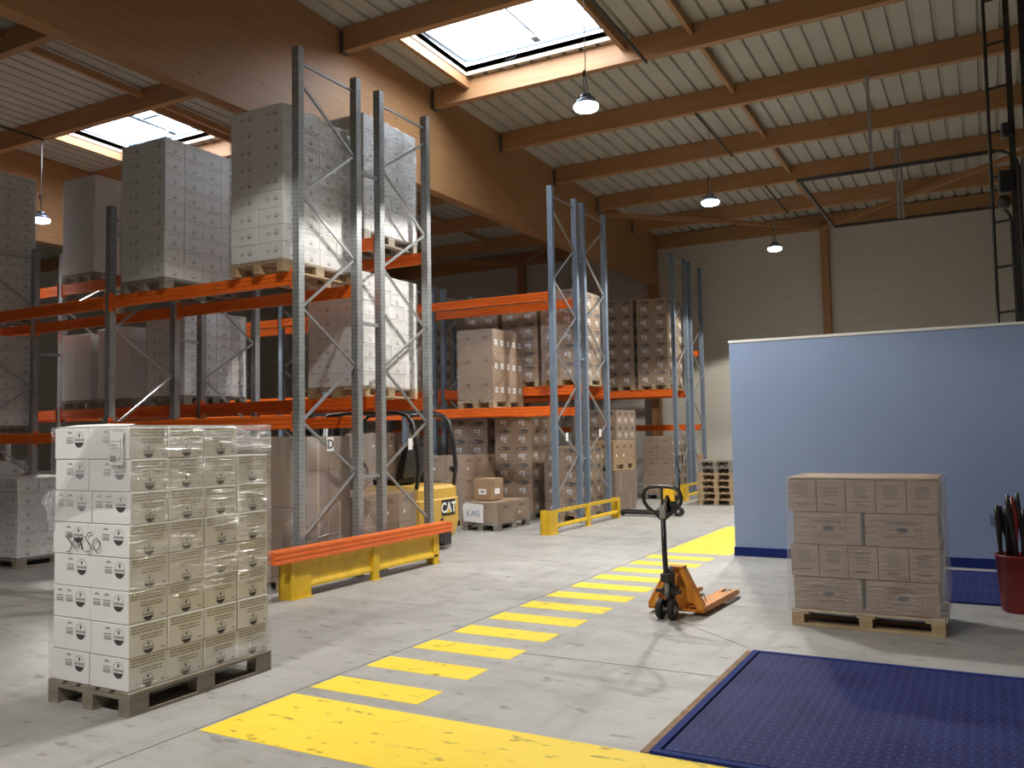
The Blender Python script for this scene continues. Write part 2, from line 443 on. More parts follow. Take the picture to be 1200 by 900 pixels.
def skylight(n, sk):
    x0, x1, y0, y1 = sk; za, zb = zd(y0), zd(y1)
    win = bpy.data.objects.new('window_%d' % n, None); COL.objects.link(win); win['kind'] = 'structure'; win.location = (x0, y0, 0)
    def part(nm, mb):
        o = mb.build(nm, win); o.location = (-x0, -y0, 0); return o
    mb = MB(); h = .16; t = .02
    for (a, b) in (((x0, y0), (x1, y0)), ((x1, y0), (x1, y1)), ((x1, y1), (x0, y1)), ((x0, y1), (x0, y0))):
        A = Vector((a[0], a[1], zd(a[1])-.005)); B = Vector((b[0], b[1], zd(b[1])-.005))
        d = (B-A).normalized(); nrm = Vector((d.y, -d.x, 0))*t
        mb.prism([A, B, B+Vector((0, 0, h)), A+Vector((0, 0, h))], nrm, M['reveal'])
    part('window_reveal', mb)
    mb = MB(); z = max(za, zb)+h-.01; f = .07
    mb.box(x0-.02, x1+.02, y0-.02, y0+f, z, z+.09, M['frame']); mb.box(x0-.02, x1+.02, y1-f, y1+.02, z, z+.09, M['frame'])
    mb.box(x0-.02, x0+f, y0+f, y1-f, z, z+.09, M['frame']); mb.box(x1-f, x1+.02, y0+f, y1-f, z, z+.09, M['frame'])
    part('window_frame', mb)
    # shallow domed pane
    mb = MB(); nx, ny = 12, 8; vs = []; fs = []
    for j in range(ny+1):
        for i in range(nx+1):
            u, v = i/nx, j/ny; vs.append((x0+.03+u*(x1-x0-.06), y0+.03+v*(y1-y0-.06), z+.09+.22*(16*u*(1-u)*v*(1-v))**.6))
    for j in range(ny):
        for i in range(nx): a = j*(nx+1)+i; fs.append((a, a+1, a+nx+2, a+nx+1))
    mb.mesh_faces(vs, fs, M['glass'], True); part('window_pane', mb)
    # opener: cross bar, ram, cable
    mb = MB(); xc = (x0+x1)/2
    mb.cyl((xc+.1, y0+.1, z+.05), (xc+.15, y1-.45, z-.02), .018, M['frame'], 8); mb.cyl((xc-.08, y0+.1, z+.06), (xc+.10, y1-.35, z+.03), .01, M['frame'], 8)
    mb.box(xc+.02, xc+.14, y1-.34, y1-.16, z-.03, z+.04, M['frame'], .01); mb.tube([(xc-.3, y1-.09, z+.06), (xc-.33, y1-.12, z-.1), (xc-.4, y1-.1, z-.16), (xc-.6, y1-.06, z-.14)], .006, M['black'], 6)
    if n == 2: mb.box(xc-.1, xc-.02, y0+.3, y1-.3, z+.06, z+.1, M['frame']); mb.box(xc-.1, xc+.5, y0+1.1, y0+1.18, z+.06, z+.1, M['frame'])
    part('window_opener', mb)
    rnd = random.Random(n); mb = MB()
    for k in range(26):
        u = rnd.choice([rnd.uniform(.05, .25), rnd.uniform(.1, .9)]); v = rnd.uniform(.08, .9); r = rnd.uniform(.012, .035)
        cx, cy = x0+u*(x1-x0), y0+v*(y1-y0); cz = z+.1+.22*(16*u*(1-u)*v*(1-v))**.6+.012
        mb.poly([(cx+r*math.cos(a)*rnd.uniform(.5, 1.4), cy+r*math.sin(a)*rnd.uniform(.4, 1), cz) for a in (0, 1.1, 2.2, 3.3, 4.4, 5.4)], M['leaf'])
    part('dead_leaves', mb)
skylight(1, SKY_R); skylight(2, SKY_L)

# floor saw cuts
mb = MB()
mb.box(-4.135, -4.125, YF, YB, -.002, .0012, M['joint']); mb.box(-4.125, XW, 5.98, 5.99, -.002, .0012, M['joint']); mb.box(XL, XW, 13.0, 13.01, -.002, .0012, M['joint'])
mb.bar((-2.5, 7.58, .0002), (-1.69, 6.86, .0002), .008, .002, M['joint'])
struct('trim_1', mb, 'thin saw cut joints in the concrete floor')

# ------------------------------------------------------------------ painted floor markings
def marking(x0, x1, y0, y1, label, group=None, x1b=None):
    mb = MB(); mb.box(x0, x1, y0, y1, 0, .002, M['paint']); o = mb.build('floor_marking'); tag(o, label, 'floor marking', group); return o
marking(-4.1, XW-.02, 3.62, 4.41, 'wide solid yellow floor band in the foreground before the crossing stripes')
marking(-4.05, -3.12, 11.75, 15.2, 'solid yellow floor block at the far end beside the blue partition')
for i in range(12):
    y = 4.57+.597*i
    lab = 'painted yellow crossing stripe, one of the row running down the aisle'
    marking(-4.1, -3.22, y, y+.30, {0: 'nearest yellow crossing stripe, next to the solid foreground band', 11: 'farthest yellow crossing stripe, just before the far solid block'}.get(i, lab), 'yellow crossing stripes on the floor')

# ------------------------------------------------------------------ dock levellers, partition
def leveller(x0, x1, y0, y1, label):
    t = thing('dock_leveller', label, 'dock leveller', ((x0+x1)/2, (y0+y1)/2, 0), group='blue dock levellers set in the floor')
    ox, oy = (x0+x1)/2, (y0+y1)/2
    mb = MB(); mb.box(x0+.06-ox, x1-ox, y0+.06-oy, y1-.06-oy, 0, .015, M['tread'], .003)
    n = int((x1-x0)/.1)
    for k in range(n):
        x = x0+.1+k*(x1-x0-.12)/n; mb.box(x-ox, x+.012-ox, y0+.08-oy, y1-.08-oy, .013, .0158, M['tread'])
    mb.build('deck_plate', t)
    mb = MB(); mb.box(x0-ox, x0+.045-ox, y0-oy, y1-oy, 0, .016, M['navy']); mb.box(x0+.045-ox, x1-ox, y0-oy, y0+.045-oy, 0, .016, M['navy']); mb.box(x0+.045-ox, x1-ox, y1-.045-oy, y1-oy, 0, .016, M['navy'])
    mb.box(x0-.05-ox, x0-.004-ox, y0-oy, y1-oy, 0, .006, M['rust'])
    mb.build('frame_edge', t)
leveller(-1.63, XW-.02, 4.42, 6.76, 'large blue ribbed steel dock plate in the right foreground')
leveller(-1.25, XW-.02, 9.4, 11.45, 'smaller blue dock plate behind the brown carton pallet, before the partition')
t = thing('partition', 'tall plain blue partition wall standing at the right of the hall', 'partition', (-1.05, 11.82, 0))
mb = MB(); mb.box(-1.99, 1.98, -.05, .05, 0, 2.88, M['bluewall'], .004); mb.build('panel', t)
mb = MB(); mb.box(-2.0, 1.98, -.062, .062, 0, .12, M['navy'], .004); mb.build('skirting', t)
mb = MB(); mb.box(-2.0, 1.98, -.056, .056, 2.88, 2.915, M['trimwhite'], .004); mb.build('top_trim', t)

# ------------------------------------------------------------------ lamps
def lamp(x, y, z, label, power=LAMP_W, rail=True, cone=132):
    t = thing('high_bay_lamp', label, 'lamp', (x, y, z), group='round high bay lamps hanging from the roof')
    ztop = zd(y)-.42-z
    mb = MB(); mb.cyl((0, 0, .02), (0, 0, .10), .155, M['lamp_body'], 28, .12); mb.cyl((0, 0, .10), (0, 0, .17), .07, M['lamp_body'], 20)
    for k in range(12):
        a = 2*PI*k/12; mb.bar((.07*math.cos(a), .07*math.sin(a), .12), (.13*math.cos(a), .13*math.sin(a), .1), .006, .03, M['lamp_body'])
    mb.build('housing', t)
    mb = MB(); seg = 32; vs = []; fs = []
    for j, (r, zz) in enumerate(((.165, .025), (.165, -.005), (.15, -.03), (.1, -.045), (.04, -.05))):
        for k in range(seg): vs.append((r*math.cos(2*PI*k/seg), r*math.sin(2*PI*k/seg), zz))
    for j in range(4):
        for k in range(seg): fs.append((j*seg+k, j*seg+(k+1) % seg, (j+1)*seg+(k+1) % seg, (j+1)*seg+k))
    fs += [tuple(range(4*seg, 5*seg)), tuple(range(seg))]
    mb.mesh_faces(vs, fs, M['lens'], True); mb.build('lens', t)
    mb = MB(); mb.cyl((0, 0, .17), (0, 0, ztop), .007, M['steel'], 8); mb.build('suspension_rod', t)
    mb = MB(); mb.tube([(.0, .0, .17), (-.03, .02, .24), (-.04, .02, .36), (-.015, .0, .46), (.0, .0, .42), (.02, 0, .3), (.03, 0, .22)], .006, M['black'], 6); mb.box(-.03, .0, -.02, .02, .42, .5, M['black']); mb.build('cable', t)
    if rail:
        mb = MB(); ya = max(p for p in PUR if p <= y+.6) ; yb_ = ya+2.5
        if ya > y: ya -= 2.5; yb_ -= 2.5
        mb.bar((0, ya-y-.05, zd(ya)-.40-z), (0, yb_-y+.05, zd(yb_)-.40-z), .03, .035, M['darksteel']); mb.build('mounting_rail', t)
    ld = bpy.data.lights.new('lamp_light', 'SPOT'); ld.energy = power; ld.color = (1, .965, .90); ld.spot_size = math.radians(cone); ld.spot_blend = .10; ld.shadow_soft_size = .13
    lo = bpy.data.objects.new('lamp_light', ld); COL.objects.link(lo); lo.parent = t; lo.location = (0, 0, -.07)
lamp(-4.47, 10.35, 6.0, 'nearest glowing hanging lamp, below the open skylight')
lamp(-4.40, 16.0, 6.0, 'middle hanging lamp in the row above the main aisle')
lamp(-4.25, 21.0, 6.0, 'farthest small hanging lamp before the back wall')
lamp(-16.0, 10.2, 6.0, 'lone hanging lamp at the far left above the racks')
lamp(-3.95, -0.5, 6.0, 'hanging lamp above the aisle behind the camera', power=LAMP_W*1.35, cone=131)
lamp(-4.45, 5.0, 6.0, 'dimmer hanging lamp above the aisle over the camera', power=LAMP_W*.42, cone=140)

# ------------------------------------------------------------------ pallet racks
def upright_mesh(h, m):
    mb = MB(); a, b = .05, .045; t = .006
    # omega-like open channel, open towards -x (into the bay side)
    mb.box(a-t, a, -b, b, 0, h, m); mb.box(-a, a-t, -b, -b+t, 0, h, m); mb.box(-a, a-t, b-t, b, 0, h, m)
    mb.box(-a, -a+t, -b+t, -b+.028, 0, h, m); mb.box(-a, -a+t, b-.028, b-t, 0, h, m)
    z = .15
    while z < h-.03:
        for yy in (-.022, .014): mb.poly([(a+.0008, yy, z), (a+.0008, yy+.008, z-.004), (a+.0008, yy+.008, z+.008), (a+.0008, yy, z+.014)], M['hole'])
        for xx in (-.024, .014): mb.poly([(xx, -b-.0008, z), (xx+.010, -b-.0008, z-.004), (xx+.010, -b-.0008, z+.010), (xx, -b-.0008, z+.014)], M['hole'])
        z += .05
    mb.box(-.07, .07, -.06, .06, 0, .008, m)
    return mb.mesh('upright')
UP = {}
def rack(label, y0, y1, frames, beams, m, flip, spacer=None, tags=()):
    """frames: (x, height); beams: (xa, xb, z0, z1, 'f'|'r') ; flip: zigzag starts at the rear"""
    X0 = frames[0][0]
    t = thing('pallet_rack', label, 'rack', (X0, y0, 0))
    for (x, h) in frames:
        if (h, m.name) not in UP: UP[(h, m.name)] = upright_mesh(h, m)
        for yy in (y0+.045, y1-.045): link('upright', UP[(h, m.name)], t, (x-X0, yy-y0, 0))
        ya, yb_ = .09, y1-y0-.09
        nf = [.57+1.3*k for k in range(5)]; nr = [1.27+1.3*k for k in range(4)]
        seq = []
        for k in range(5):
            seq.append((ya if not flip else yb_, nf[k]))
            if k < 4: seq.append((yb_ if not flip else ya, nr[k]))
        seq = [s for s in seq if s[1] < h-.15]
        segs = list(zip(seq[:-1], seq[1:]))+[((ya, h-.17), (yb_, h-.17)), ((ya, .3), (yb_, .3))]
        if h > 6: segs.append(((seq[-1][0], seq[-1][1]), (yb_+ya-seq[-1][0], h-.17)) if seq[-1][1] < h-.5 else ((ya, .3), (yb_, .3)))
        for (p, q) in segs[:]:
            mb = MB(); mb.bar((x-X0, p[0], p[1]), (x-X0, q[0], q[1]), .026, .028, M['brace']); mb.build('brace', t)
        if spacer:
            for z in (1.2, 3.1, 5.0):
                if z < h: mb = MB(); mb.box(x-X0-.02, x-X0+.02, y1-y0, y1-y0+spacer, z-.02, z+.02, m); mb.build('row_spacer', t)
    for (xa, xb, z0, z1, s) in beams:
        mb = MB(); yy = .0 if s == 'f' else y1-y0-.05
        xa_, xb_ = xa-X0, xb-X0; h = z1-z0
        yo = -.008 if s == 'f' else 0
        # stepped box beam with two grooves
        prof = [(0, 0), (.05, 0), (.05, h), (.0, h), (.0, h*.72), (.008, h*.69), (.008, h*.60), (0, h*.57), (0, h*.36), (.008, h*.33), (.008, h*.24), (0, h*.21)]
        mb.prism([(xa_+.052, yy+yo+p, z0+q) for p, q in prof][::-1], (xb_-xa_-.104, 0, 0), M['orange'])
        for xe, sg in ((xa_+.052, 1), (xb_-.052, -1)):
            mb.box(xe, xe+sg*.006, yy+yo-.012, yy+.055, z0-.04, z1+.05, M['orange'])
        mb.build('beam', t)
    for (x, y, z) in tags:
        mb = MB(); mb.box(x-X0+.017, x-X0+.0215, y-y0-.045, y-y0+.045, z-.075, z+.075, M['paper']); mb.build('white_tag', t)
    return t
FR = [(-6.75, 6.17), (-10.0, 4.78), (-13.25, 4.78), (-16.5, 4.78)]
def lv(y, z0, z1, which='fr', n=3, drop=None):
    out = []
    for k in range(n):
        d = (drop or {}).get(k, 0)
        for s in which: out.append((FR[k+1][0], FR[k][0], z0+d, z1+d, s))
    return out
rack('nearest pallet rack at left, grey uprights and orange beams, loads of white cartons', 7.30, 8.42, FR, lv(0, 3.42, 3.57)+lv(0, 1.80, 1.94, drop={1: -.13, 2: -.13}), M['steel'], False, .372, tags=())
rack('second grey rack row, back to back behind the nearest rack', 8.80, 9.95, FR, lv(0, 4.09, 4.25)+lv(0, 2.05, 2.20), M['steel'], True, tags=((-6.74, 9.44, 1.58),))
rack('third rack row with blue-grey uprights beyond the forklift aisle', 13.85, 14.98, FR, lv(0, 4.08, 4.24)+lv(0, 2.02, 2.18), M['bluesteel'], False, .26, tags=((-6.74, 14.35, 1.62),))
rack('fourth rack row, back to back behind the third, holding kraft cartons', 15.25, 16.40, FR, lv(0, 2.44, 2.62), M['bluesteel'], True, tags=((-6.74, 15.9, 1.68),))
rack('fifth rack row near the back wall, kraft carton loads on its beams', 20.75, 21.87, FR, lv(0, 2.56, 2.74), M['bluesteel'], False, .27)
rack('last rack row standing closest to the back wall', 22.15, 23.25, FR, lv(0, 1.70, 1.86)+lv(0, 3.74, 3.88), M['bluesteel'], True)

# ------------------------------------------------------------------ rack end guards
def guard(y0, y1, label, rail=None):
    t = thing('rack_guard', label, 'guard', (-6.42, y0, 0)); Ln = y1-y0; Y = M['yellow']
    mb = MB()   # near post: folded channel
    mb.box(-.16, -.02, 0, .01, 0, .40, Y); mb.box(-.03, .02, .0, .05, 0, .40, Y, .004); mb.box(0, .012, .05, .30, 0, .40, Y); mb.box(-.17, -.15, 0, .2, 0, .40, Y); mb.box(-.18, .04, -.01, .32, 0, .008, Y)
    mb.build('end_post', t)
    mb = MB(); mb.box(-.16, .02, Ln-.03, Ln, 0, .40, Y); mb.box(0, .02, Ln-.12, Ln-.03, 0, .40, Y); mb.build('end_post', t)
    mb = MB(); mb.box(-.03, .03, Ln*.49, Ln*.49+.11, 0, .40, Y, .003); mb.box(-.06, .06, Ln*.49-.02, Ln*.49+.13, 0, .006, Y); mb.build('middle_post', t)
    mb = MB(); mb.box(-.012, .012, .3, Ln-.03, .345, .40, Y); mb.box(-.03, -.012, .3, Ln-.03, .385, .40, Y); mb.build('top_rail', t)
    mb = MB(); mb.box(-.010, -.004, .3, Ln-.03, .14, .36, Y) if rail else None
    if rail:
        z = .34
        for k in range(36): yy = .34+k*(Ln-.5)/36; mb.poly([(-.0035, yy, z-.02), (-.0035, yy+.012, z-.02), (-.0035, yy+.012, z-.008), (-.0035, yy, z-.008)], M['hole'])
        mb.build('back_panel', t)
    mb = MB(); mb.prism([(-.01, .3, .10), (.02, .3, .10), (.02, .3, .125), (-.002, .3, .165), (-.01, .3, .165)], (0, Ln-.33, 0), Y); mb.build('lower_rail', t)
    if rail:
        mb = MB()
        for (xo, zo) in ((.02, .0), (-.10, .0)):
            prof = [(0, 0), (.05, 0), (.05, .03), (.042, .035), (.042, .05), (.05, .055), (.05, .085), (.042, .09), (.042, .10), (.05, .105), (.05, .13), (0, .13)]
            mb.prism([(xo+p, -.30, .402+q) for p, q in prof], (0, Ln+.55, 0), M['orange'])
        mb.box(-.05, .02, -.30, Ln+.25, .50, .532, M['orange'])
        mb.build('beam_rail', t)
guard(6.86, 9.62, 'yellow rack end guard topped with an orange beam, nearest the camera', rail=True)
guard(12.95, 16.08, 'plain yellow rack end guard at the foot of the third rack')
guard(20.3, 23.3, 'farthest yellow rack guard, behind the second pallet truck')

# ------------------------------------------------------------------ cartons
def face_frames(dx, dy, dz):
    hx, hy = dx/2, dy/2
    return {'F': (Vector((-hx, -hy, 0)), Vector((1, 0, 0)), Vector((0, -1, 0)), dx), 'B': (Vector((hx, hy, 0)), Vector((-1, 0, 0)), Vector((0, 1, 0)), dx),
            'R': (Vector((hx, -hy, 0)), Vector((0, 1, 0)), Vector((1, 0, 0)), dy), 'L': (Vector((-hx, hy, 0)), Vector((0, -1, 0)), Vector((-1, 0, 0)), dy)}
def rect(mb, fr, u0, u1, v0, v1, m, e=.0008):
    o, u, n, _ = fr; Z = Vector((0, 0, 1)); P = lambda a, b: o+u*a+Z*b+n*e
    mb.poly([P(u0, v0), P(u1, v0), P(u1, v1), P(u0, v1)], m)
def disc(mb, fr, cu, cv, ru, rv, m, a0=0, a1=2*PI, seg=18, e=.0009):
    o, u, n, _ = fr; Z = Vector((0, 0, 1))
    mb.poly([o+u*(cu+ru*math.cos(a0+(a1-a0)*k/seg))+Z*(cv+rv*math.sin(a0+(a1-a0)*k/seg))+n*e for k in range(seg if a1-a0 > 6.2 else seg+1)], m)
def ring(mb, fr, cu, cv, ru, rv, t, m, seg=20, e=.0009):
    o, u, n, _ = fr; Z = Vector((0, 0, 1))
    P = lambda k, s: o+u*(cu+(ru-s)*math.cos(2*PI*k/seg))+Z*(cv+(rv-s)*math.sin(2*PI*k/seg))+n*e
    for k in range(seg): mb.poly([P(k, 0), P(k+1, 0), P(k+1, t), P(k, t)], m)
def emblem(mb, fr, cu, cv, r, soft=False):
    I = M['greyink'] if soft else M['ink']
    ring(mb, fr, cu, cv, r, r, r*.07, M['greyink']); disc(mb, fr, cu, cv, r*.94, r*.94, I, PI+.35, 2*PI-.35)
    rect(mb, fr, cu-r*.8, cu+r*.8, cv-r*.16, cv+r*.14, I)
    for k in range(6): rect(mb, fr, cu-r*.68+k*r*.24, cu-r*.58+k*r*.24, cv-r*.16, cv+r*.14, M['white'], .0012)
    disc(mb, fr, cu, cv+r*.55, r*.16, r*.26, I, 0, 2*PI, 10)
def lines(mb, fr, u0, u1, v0, v1, n, m, rnd, thick=.45):
    step = (v1-v0)/n
    for k in range(n):
        a = u0; top = v1-k*step
        while a < u1-.005:
            l = rnd.uniform(.02, .09); b = min(u1, a+l); rect(mb, fr, a, b, top-step*thick, top, m); a = b+.006
        
CM = {}
def carton_mesh(kind, dx, dy, dz, var=0):
    key = (kind, round(dx, 3), round(dy, 3), round(dz, 3), var)
    if key in CM: return CM[key]
    mb = MB(); rnd = random.Random(hash(kind) % 1000+var); rnd = random.Random(len(kind)*7+var)
    base = {'white': M['white'], 'farwhite': M['white'], 'plainwhite': M['white'], 'oval': M['kraft'], 'label': M['kraft'], 'plain': M['kraft2'], 'wide': M['kraft2'], 'narrow': M['kraft2'], 'text': M['kraft']}[kind]
    mb.box(-dx/2, dx/2, -dy/2, dy/2, 0, dz, base, .004)
    fr = face_frames(dx, dy, dz)
    for k in 'FBRL':
        f = fr[k]; W = f[3]; H = dz
        front = k in 'FB'
        if kind == 'white':
            r = min(.052, H*.27)
            if front:
                emblem(mb, f, W*.75, H*.62, r)
                g0 = W*(.36 if var != 1 else .30)
                for gg in ([g0] if var != 2 else [g0-.10, g0-.005]):
                    for q in range(3): rect(mb, f, gg, gg+.07, H*(.50+.0*q)+q*.016, H*.50+q*.016+.009+(.004 if q == 0 else 0), M['greyink'])
                    disc(mb, f, gg+.035, H*.5+.066, .026, .014, M['greyink'], 0, PI, 8)
            else:
                lines(mb, f, W*.06, W*.92, H*.66, H*.93, 3, M['lineink'], rnd); lines(mb, f, W*.30, W*.86, H*.44, H*.62, 2, M['lineink'], rnd)
                emblem(mb, f, W*.50, H*.22, r*.8, False)
                rect(mb, f, W*.84, W*.92, H*.1, H*.15, M['greyink'])
        elif kind == 'farwhite':
            if front:
                emblem(mb, f, W*.72, H*.56, min(.038, H*.2), True)
                for q in range(2): rect(mb, f, W*.36, W*.36+.06, H*.42+q*.02, H*.42+q*.02+.009, M['greyink'])
            else:
                lines(mb, f, W*.15, W*.85, H*.68, H*.9, 2, M['softink'], rnd); emblem(mb, f, W*.5, H*.3, min(.034, H*.19), True)
        elif kind == 'oval':
            ring(mb, f, W*.5, H*.76, min(W*.34, .15), H*.13, .022, M['ink']); disc(mb, f, W*.60, H*.80, W*.17, H*.09, M['ink'])
            rect(mb, f, W*.30, W*.62, H*.24, H*.44, M['paper']); rect(mb, f, W*.36, W*.54, H*.29, H*.38, M['greyink'], .0014); rect(mb, f, W*.48, W*.64, H*.12, H*.18, M['paper'])
        elif kind == 'label':
            if front:
                for q in (0,): ring(mb, f, W*.5, H*.62, W*.2, H*.07, .01, M['kraftink']); disc(mb, f, W*.6, H*.66, W*.09, H*.05, M['kraftink'])
            else:
                rect(mb, f, W*.34, W*.78, H*.32, H*.56, M['paper']); rect(mb, f, W*.48, W*.64, H*.40, H*.48, M['greyink'], .0014)
        elif kind == 'text':
            lines(mb, f, W*.30, W*.7, H*.66, H*.82, 2, M['kraftink'], rnd, .6); rect(mb, f, W*.3, W*.42, H*.3, H*.42, M['paper']) if var else None
        elif kind == 'plain':
            rect(mb, f, W*.46, W*.56, 0.004, H-.004, M['tape']) if var == 1 else lines(mb, f, W*.3, W*.7, H*.4, H*.5, 2, M['kraftfaint'], rnd)
        elif kind == 'wide':
            if front:
                o0, o1, v0, v1 = W*.27, W*.77, H*.22, H*.80
                for a in ((o0, o1, v0, v0+.003), (o0, o1, v1-.003, v1), (o0, o0+.003, v0, v1), (o1-.003, o1, v0, v1)): rect(mb, f, *a, M['kraftink'])
                lines(mb, f, o0+.02, o1-.02, v1-.045, v1-.012, 2, M['kraftink'], rnd, .5); lines(mb, f, o0+.02, o1-.02, v0+.012, v0+.03, 1, M['kraftfaint'], rnd, .6)
                disc(mb, f, W*.52, H*.5, .042, .018, M['ink']); ring(mb, f, W*.52, H*.5, .048, .023, .003, M['kraftink'])
                rect(mb, f, o0+.02, o0+.045, H*.47, H*.54, M['kraftfaint']); rect(mb, f, o1-.045, o1-.02, H*.47, H*.54, M['kraftfaint'])
            else: lines(mb, f, W*.25, W*.7, H*.35, H*.65, 4, M['kraftfaint'], rnd)
        elif kind == 'narrow':
            lines(mb, f, W*.28, W*.72, H*.42, H*.82, 6, M['kraftfaint'], rnd, .6); lines(mb, f, W*.28, W*.72, H*.16, H*.24, 1, M['kraftink'], rnd, .5)
    # top tape seam
    mb.poly([(-dx/2+.004, -.02, dz+.0006), (dx/2-.004, -.02, dz+.0006), (dx/2-.004, .02, dz+.0006), (-dx/2+.004, .02, dz+.0006)], M['tape'] if base != M['white'] else M['trimwhite'])
    CM[key] = mb.mesh('carton'); return CM[key]

# ------------------------------------------------------------------ pallets
PM = {}
def pallet_meshes(lx, ly, m):
    """deck, block, runner for a pallet lx by ly; boards run along x, runners along y when ly>lx"""
    key = (round(lx, 2), round(ly, 2), m.name)
    if key in PM: return PM[key]
    dk = MB(); H = .144
    L, W_, sw = (ly, lx, True) if ly >= lx else (lx, ly, False)
    def bx(mb, a0, a1, b0, b1, z0, z1):    # a along the long side
        if sw: mb.box(b0, b1, a0, a1, z0, z1, m, .002)
        else: mb.box(a0, a1, b0, b1, z0, z1, m, .002)
    for k in range(5):
        wd = .145 if k in (0, 2, 4) else .10; c = -W_/2+.0725+k*(W_-.145)/4; bx(dk, -L/2, L/2, c-wd/2, c+wd/2, H-.022, H)
    for a in (-L/2+.0725, 0, L/2-.0725): bx(dk, a-.0725, a+.0725, -W_/2, W_/2, H-.044, H-.022)
    bw = .0725 if sw else .052
    bl = MB(); bx(bl, -bw, bw, -.05, .05, .022, .100)
    rn = MB(); bx(rn, -L/2, L/2, -.05, .05, 0, .022)
    PM[key] = (dk.mesh('deck'), bl.mesh('block'), rn.mesh('runner'), L, W_, sw); return PM[key]
def fill_pallet(o, lx, ly, m):
    dk, bl, rn, L, W_, sw = pallet_meshes(lx, ly, m)
    for a in ((-L/2+.0725, 0, L/2-.0725) if sw else (-L/2+.052, 0, L/2-.052)):
        for b in (-W_/2+.05, 0, W_/2-.05):
            link('block', bl, o, (b, a, 0) if sw else (a, b, 0))
    for b in (-W_/2+.05, 0, W_/2-.05): link('runner', rn, o, (b, 0, 0) if sw else (0, b, 0))

# ------------------------------------------------------------------ stretch film
def film(t, lx, ly, z0, z1, m, seed, keep=None, amp=.014, nu=14, nv=20, top=True, off=.012):
    mb = MB(); hx, hy = lx/2+off, ly/2+off
    corners = [(-hx, -hy), (hx, -hy), (hx, hy), (-hx, hy)]
    for fi in range(4):
        a, b = Vector(corners[fi]), Vector(corners[(fi+1) % 4]); d = b-a; n = Vector((d.y, -d.x)).normalized(); vs = []; fs = []
        for j in range(nv+1):
            for i in range(nu+1):
                u, v = i/nu, j/nv; p = a+d*u; z = z0+(z1-z0)*v
                e = amp*max(-.3, noise.noise(Vector((p.x*5+seed, p.y*5, z*7)))*1.3) if 0 < i < nu else amp*.5*abs(noise.noise(Vector((seed, fi, z*9))))
                p = p+n*e; vs.append((p.x, p.y, z))
        for j in range(nv):
            for i in range(nu):
                if keep and not keep(fi, (i+.5)/nu, (j+.5)/nv): continue
                k = j*(nu+1)+i; fs.append((k, k+1, k+nu+2, k+nu+1))
        mb.mesh_faces(vs, fs, m, True)
    if top:
        # film folded over the rim only
        for fi in range(4):
            a, b = corners[fi], corners[(fi+1) % 4]; q = .82
            mb.poly([(a[0], a[1], z1), (b[0], b[1], z1), (b[0]*q, b[1]*q, z1+.006), (a[0]*q, a[1]*q, z1+.006)], m)
    return mb.build('stretch_film', t)

# ------------------------------------------------------------------ pallet loads
def load(label, x0, x1, y0, y1, zb, zt, kind, n, wood='pallet', fm='film', base=True, jit=.004, group=None, pz=.144, plx=None, extra=None, filmz=None, name='wrapped_pallet_load'):
    """one film-wrapped pallet of cartons; zb = what the pallet stands on"""
    cx, cy = (x0+x1)/2, (y0+y1)/2; lx, ly = x1-x0, y1-y0
    t = thing(name, label, 'pallet load', (cx, cy, zb), group=group)
    if base:
        px, py = plx or (lx+.01, ly+.01)
        pl = link('pallet', pallet_meshes(px, py, M[wood])[0], t); fill_pallet(pl, px, py, M[wood])
    else: pz = 0.002
    nx, ny, nz = n; rnd = random.Random(int(x0*100)+int(zb*37)+int(y0*10)); dz = (zt-zb-pz)/nz
    for k in range(nz):
        for i in range(nx):
            for j in range(ny):
                me = carton_mesh(kind, lx/nx-.004, ly/ny-.004, dz-.003, rnd.choice((0, 0, 0, 1, 2)) if kind == 'white' else rnd.choice((0, 1)))
                o = link('carton', me, t, (-lx/2+(i+.5)*lx/nx+rnd.uniform(-jit, jit), -ly/2+(j+.5)*ly/ny+rnd.uniform(-jit, jit), pz+.001+k*dz))
                o.rotation_euler = (0, 0, rnd.uniform(-.006, .006))
    if fm: film(t, lx, ly, (pz-.05 if base else .01), zt-zb+.004, M[fm], x0*3+zb)
    return t

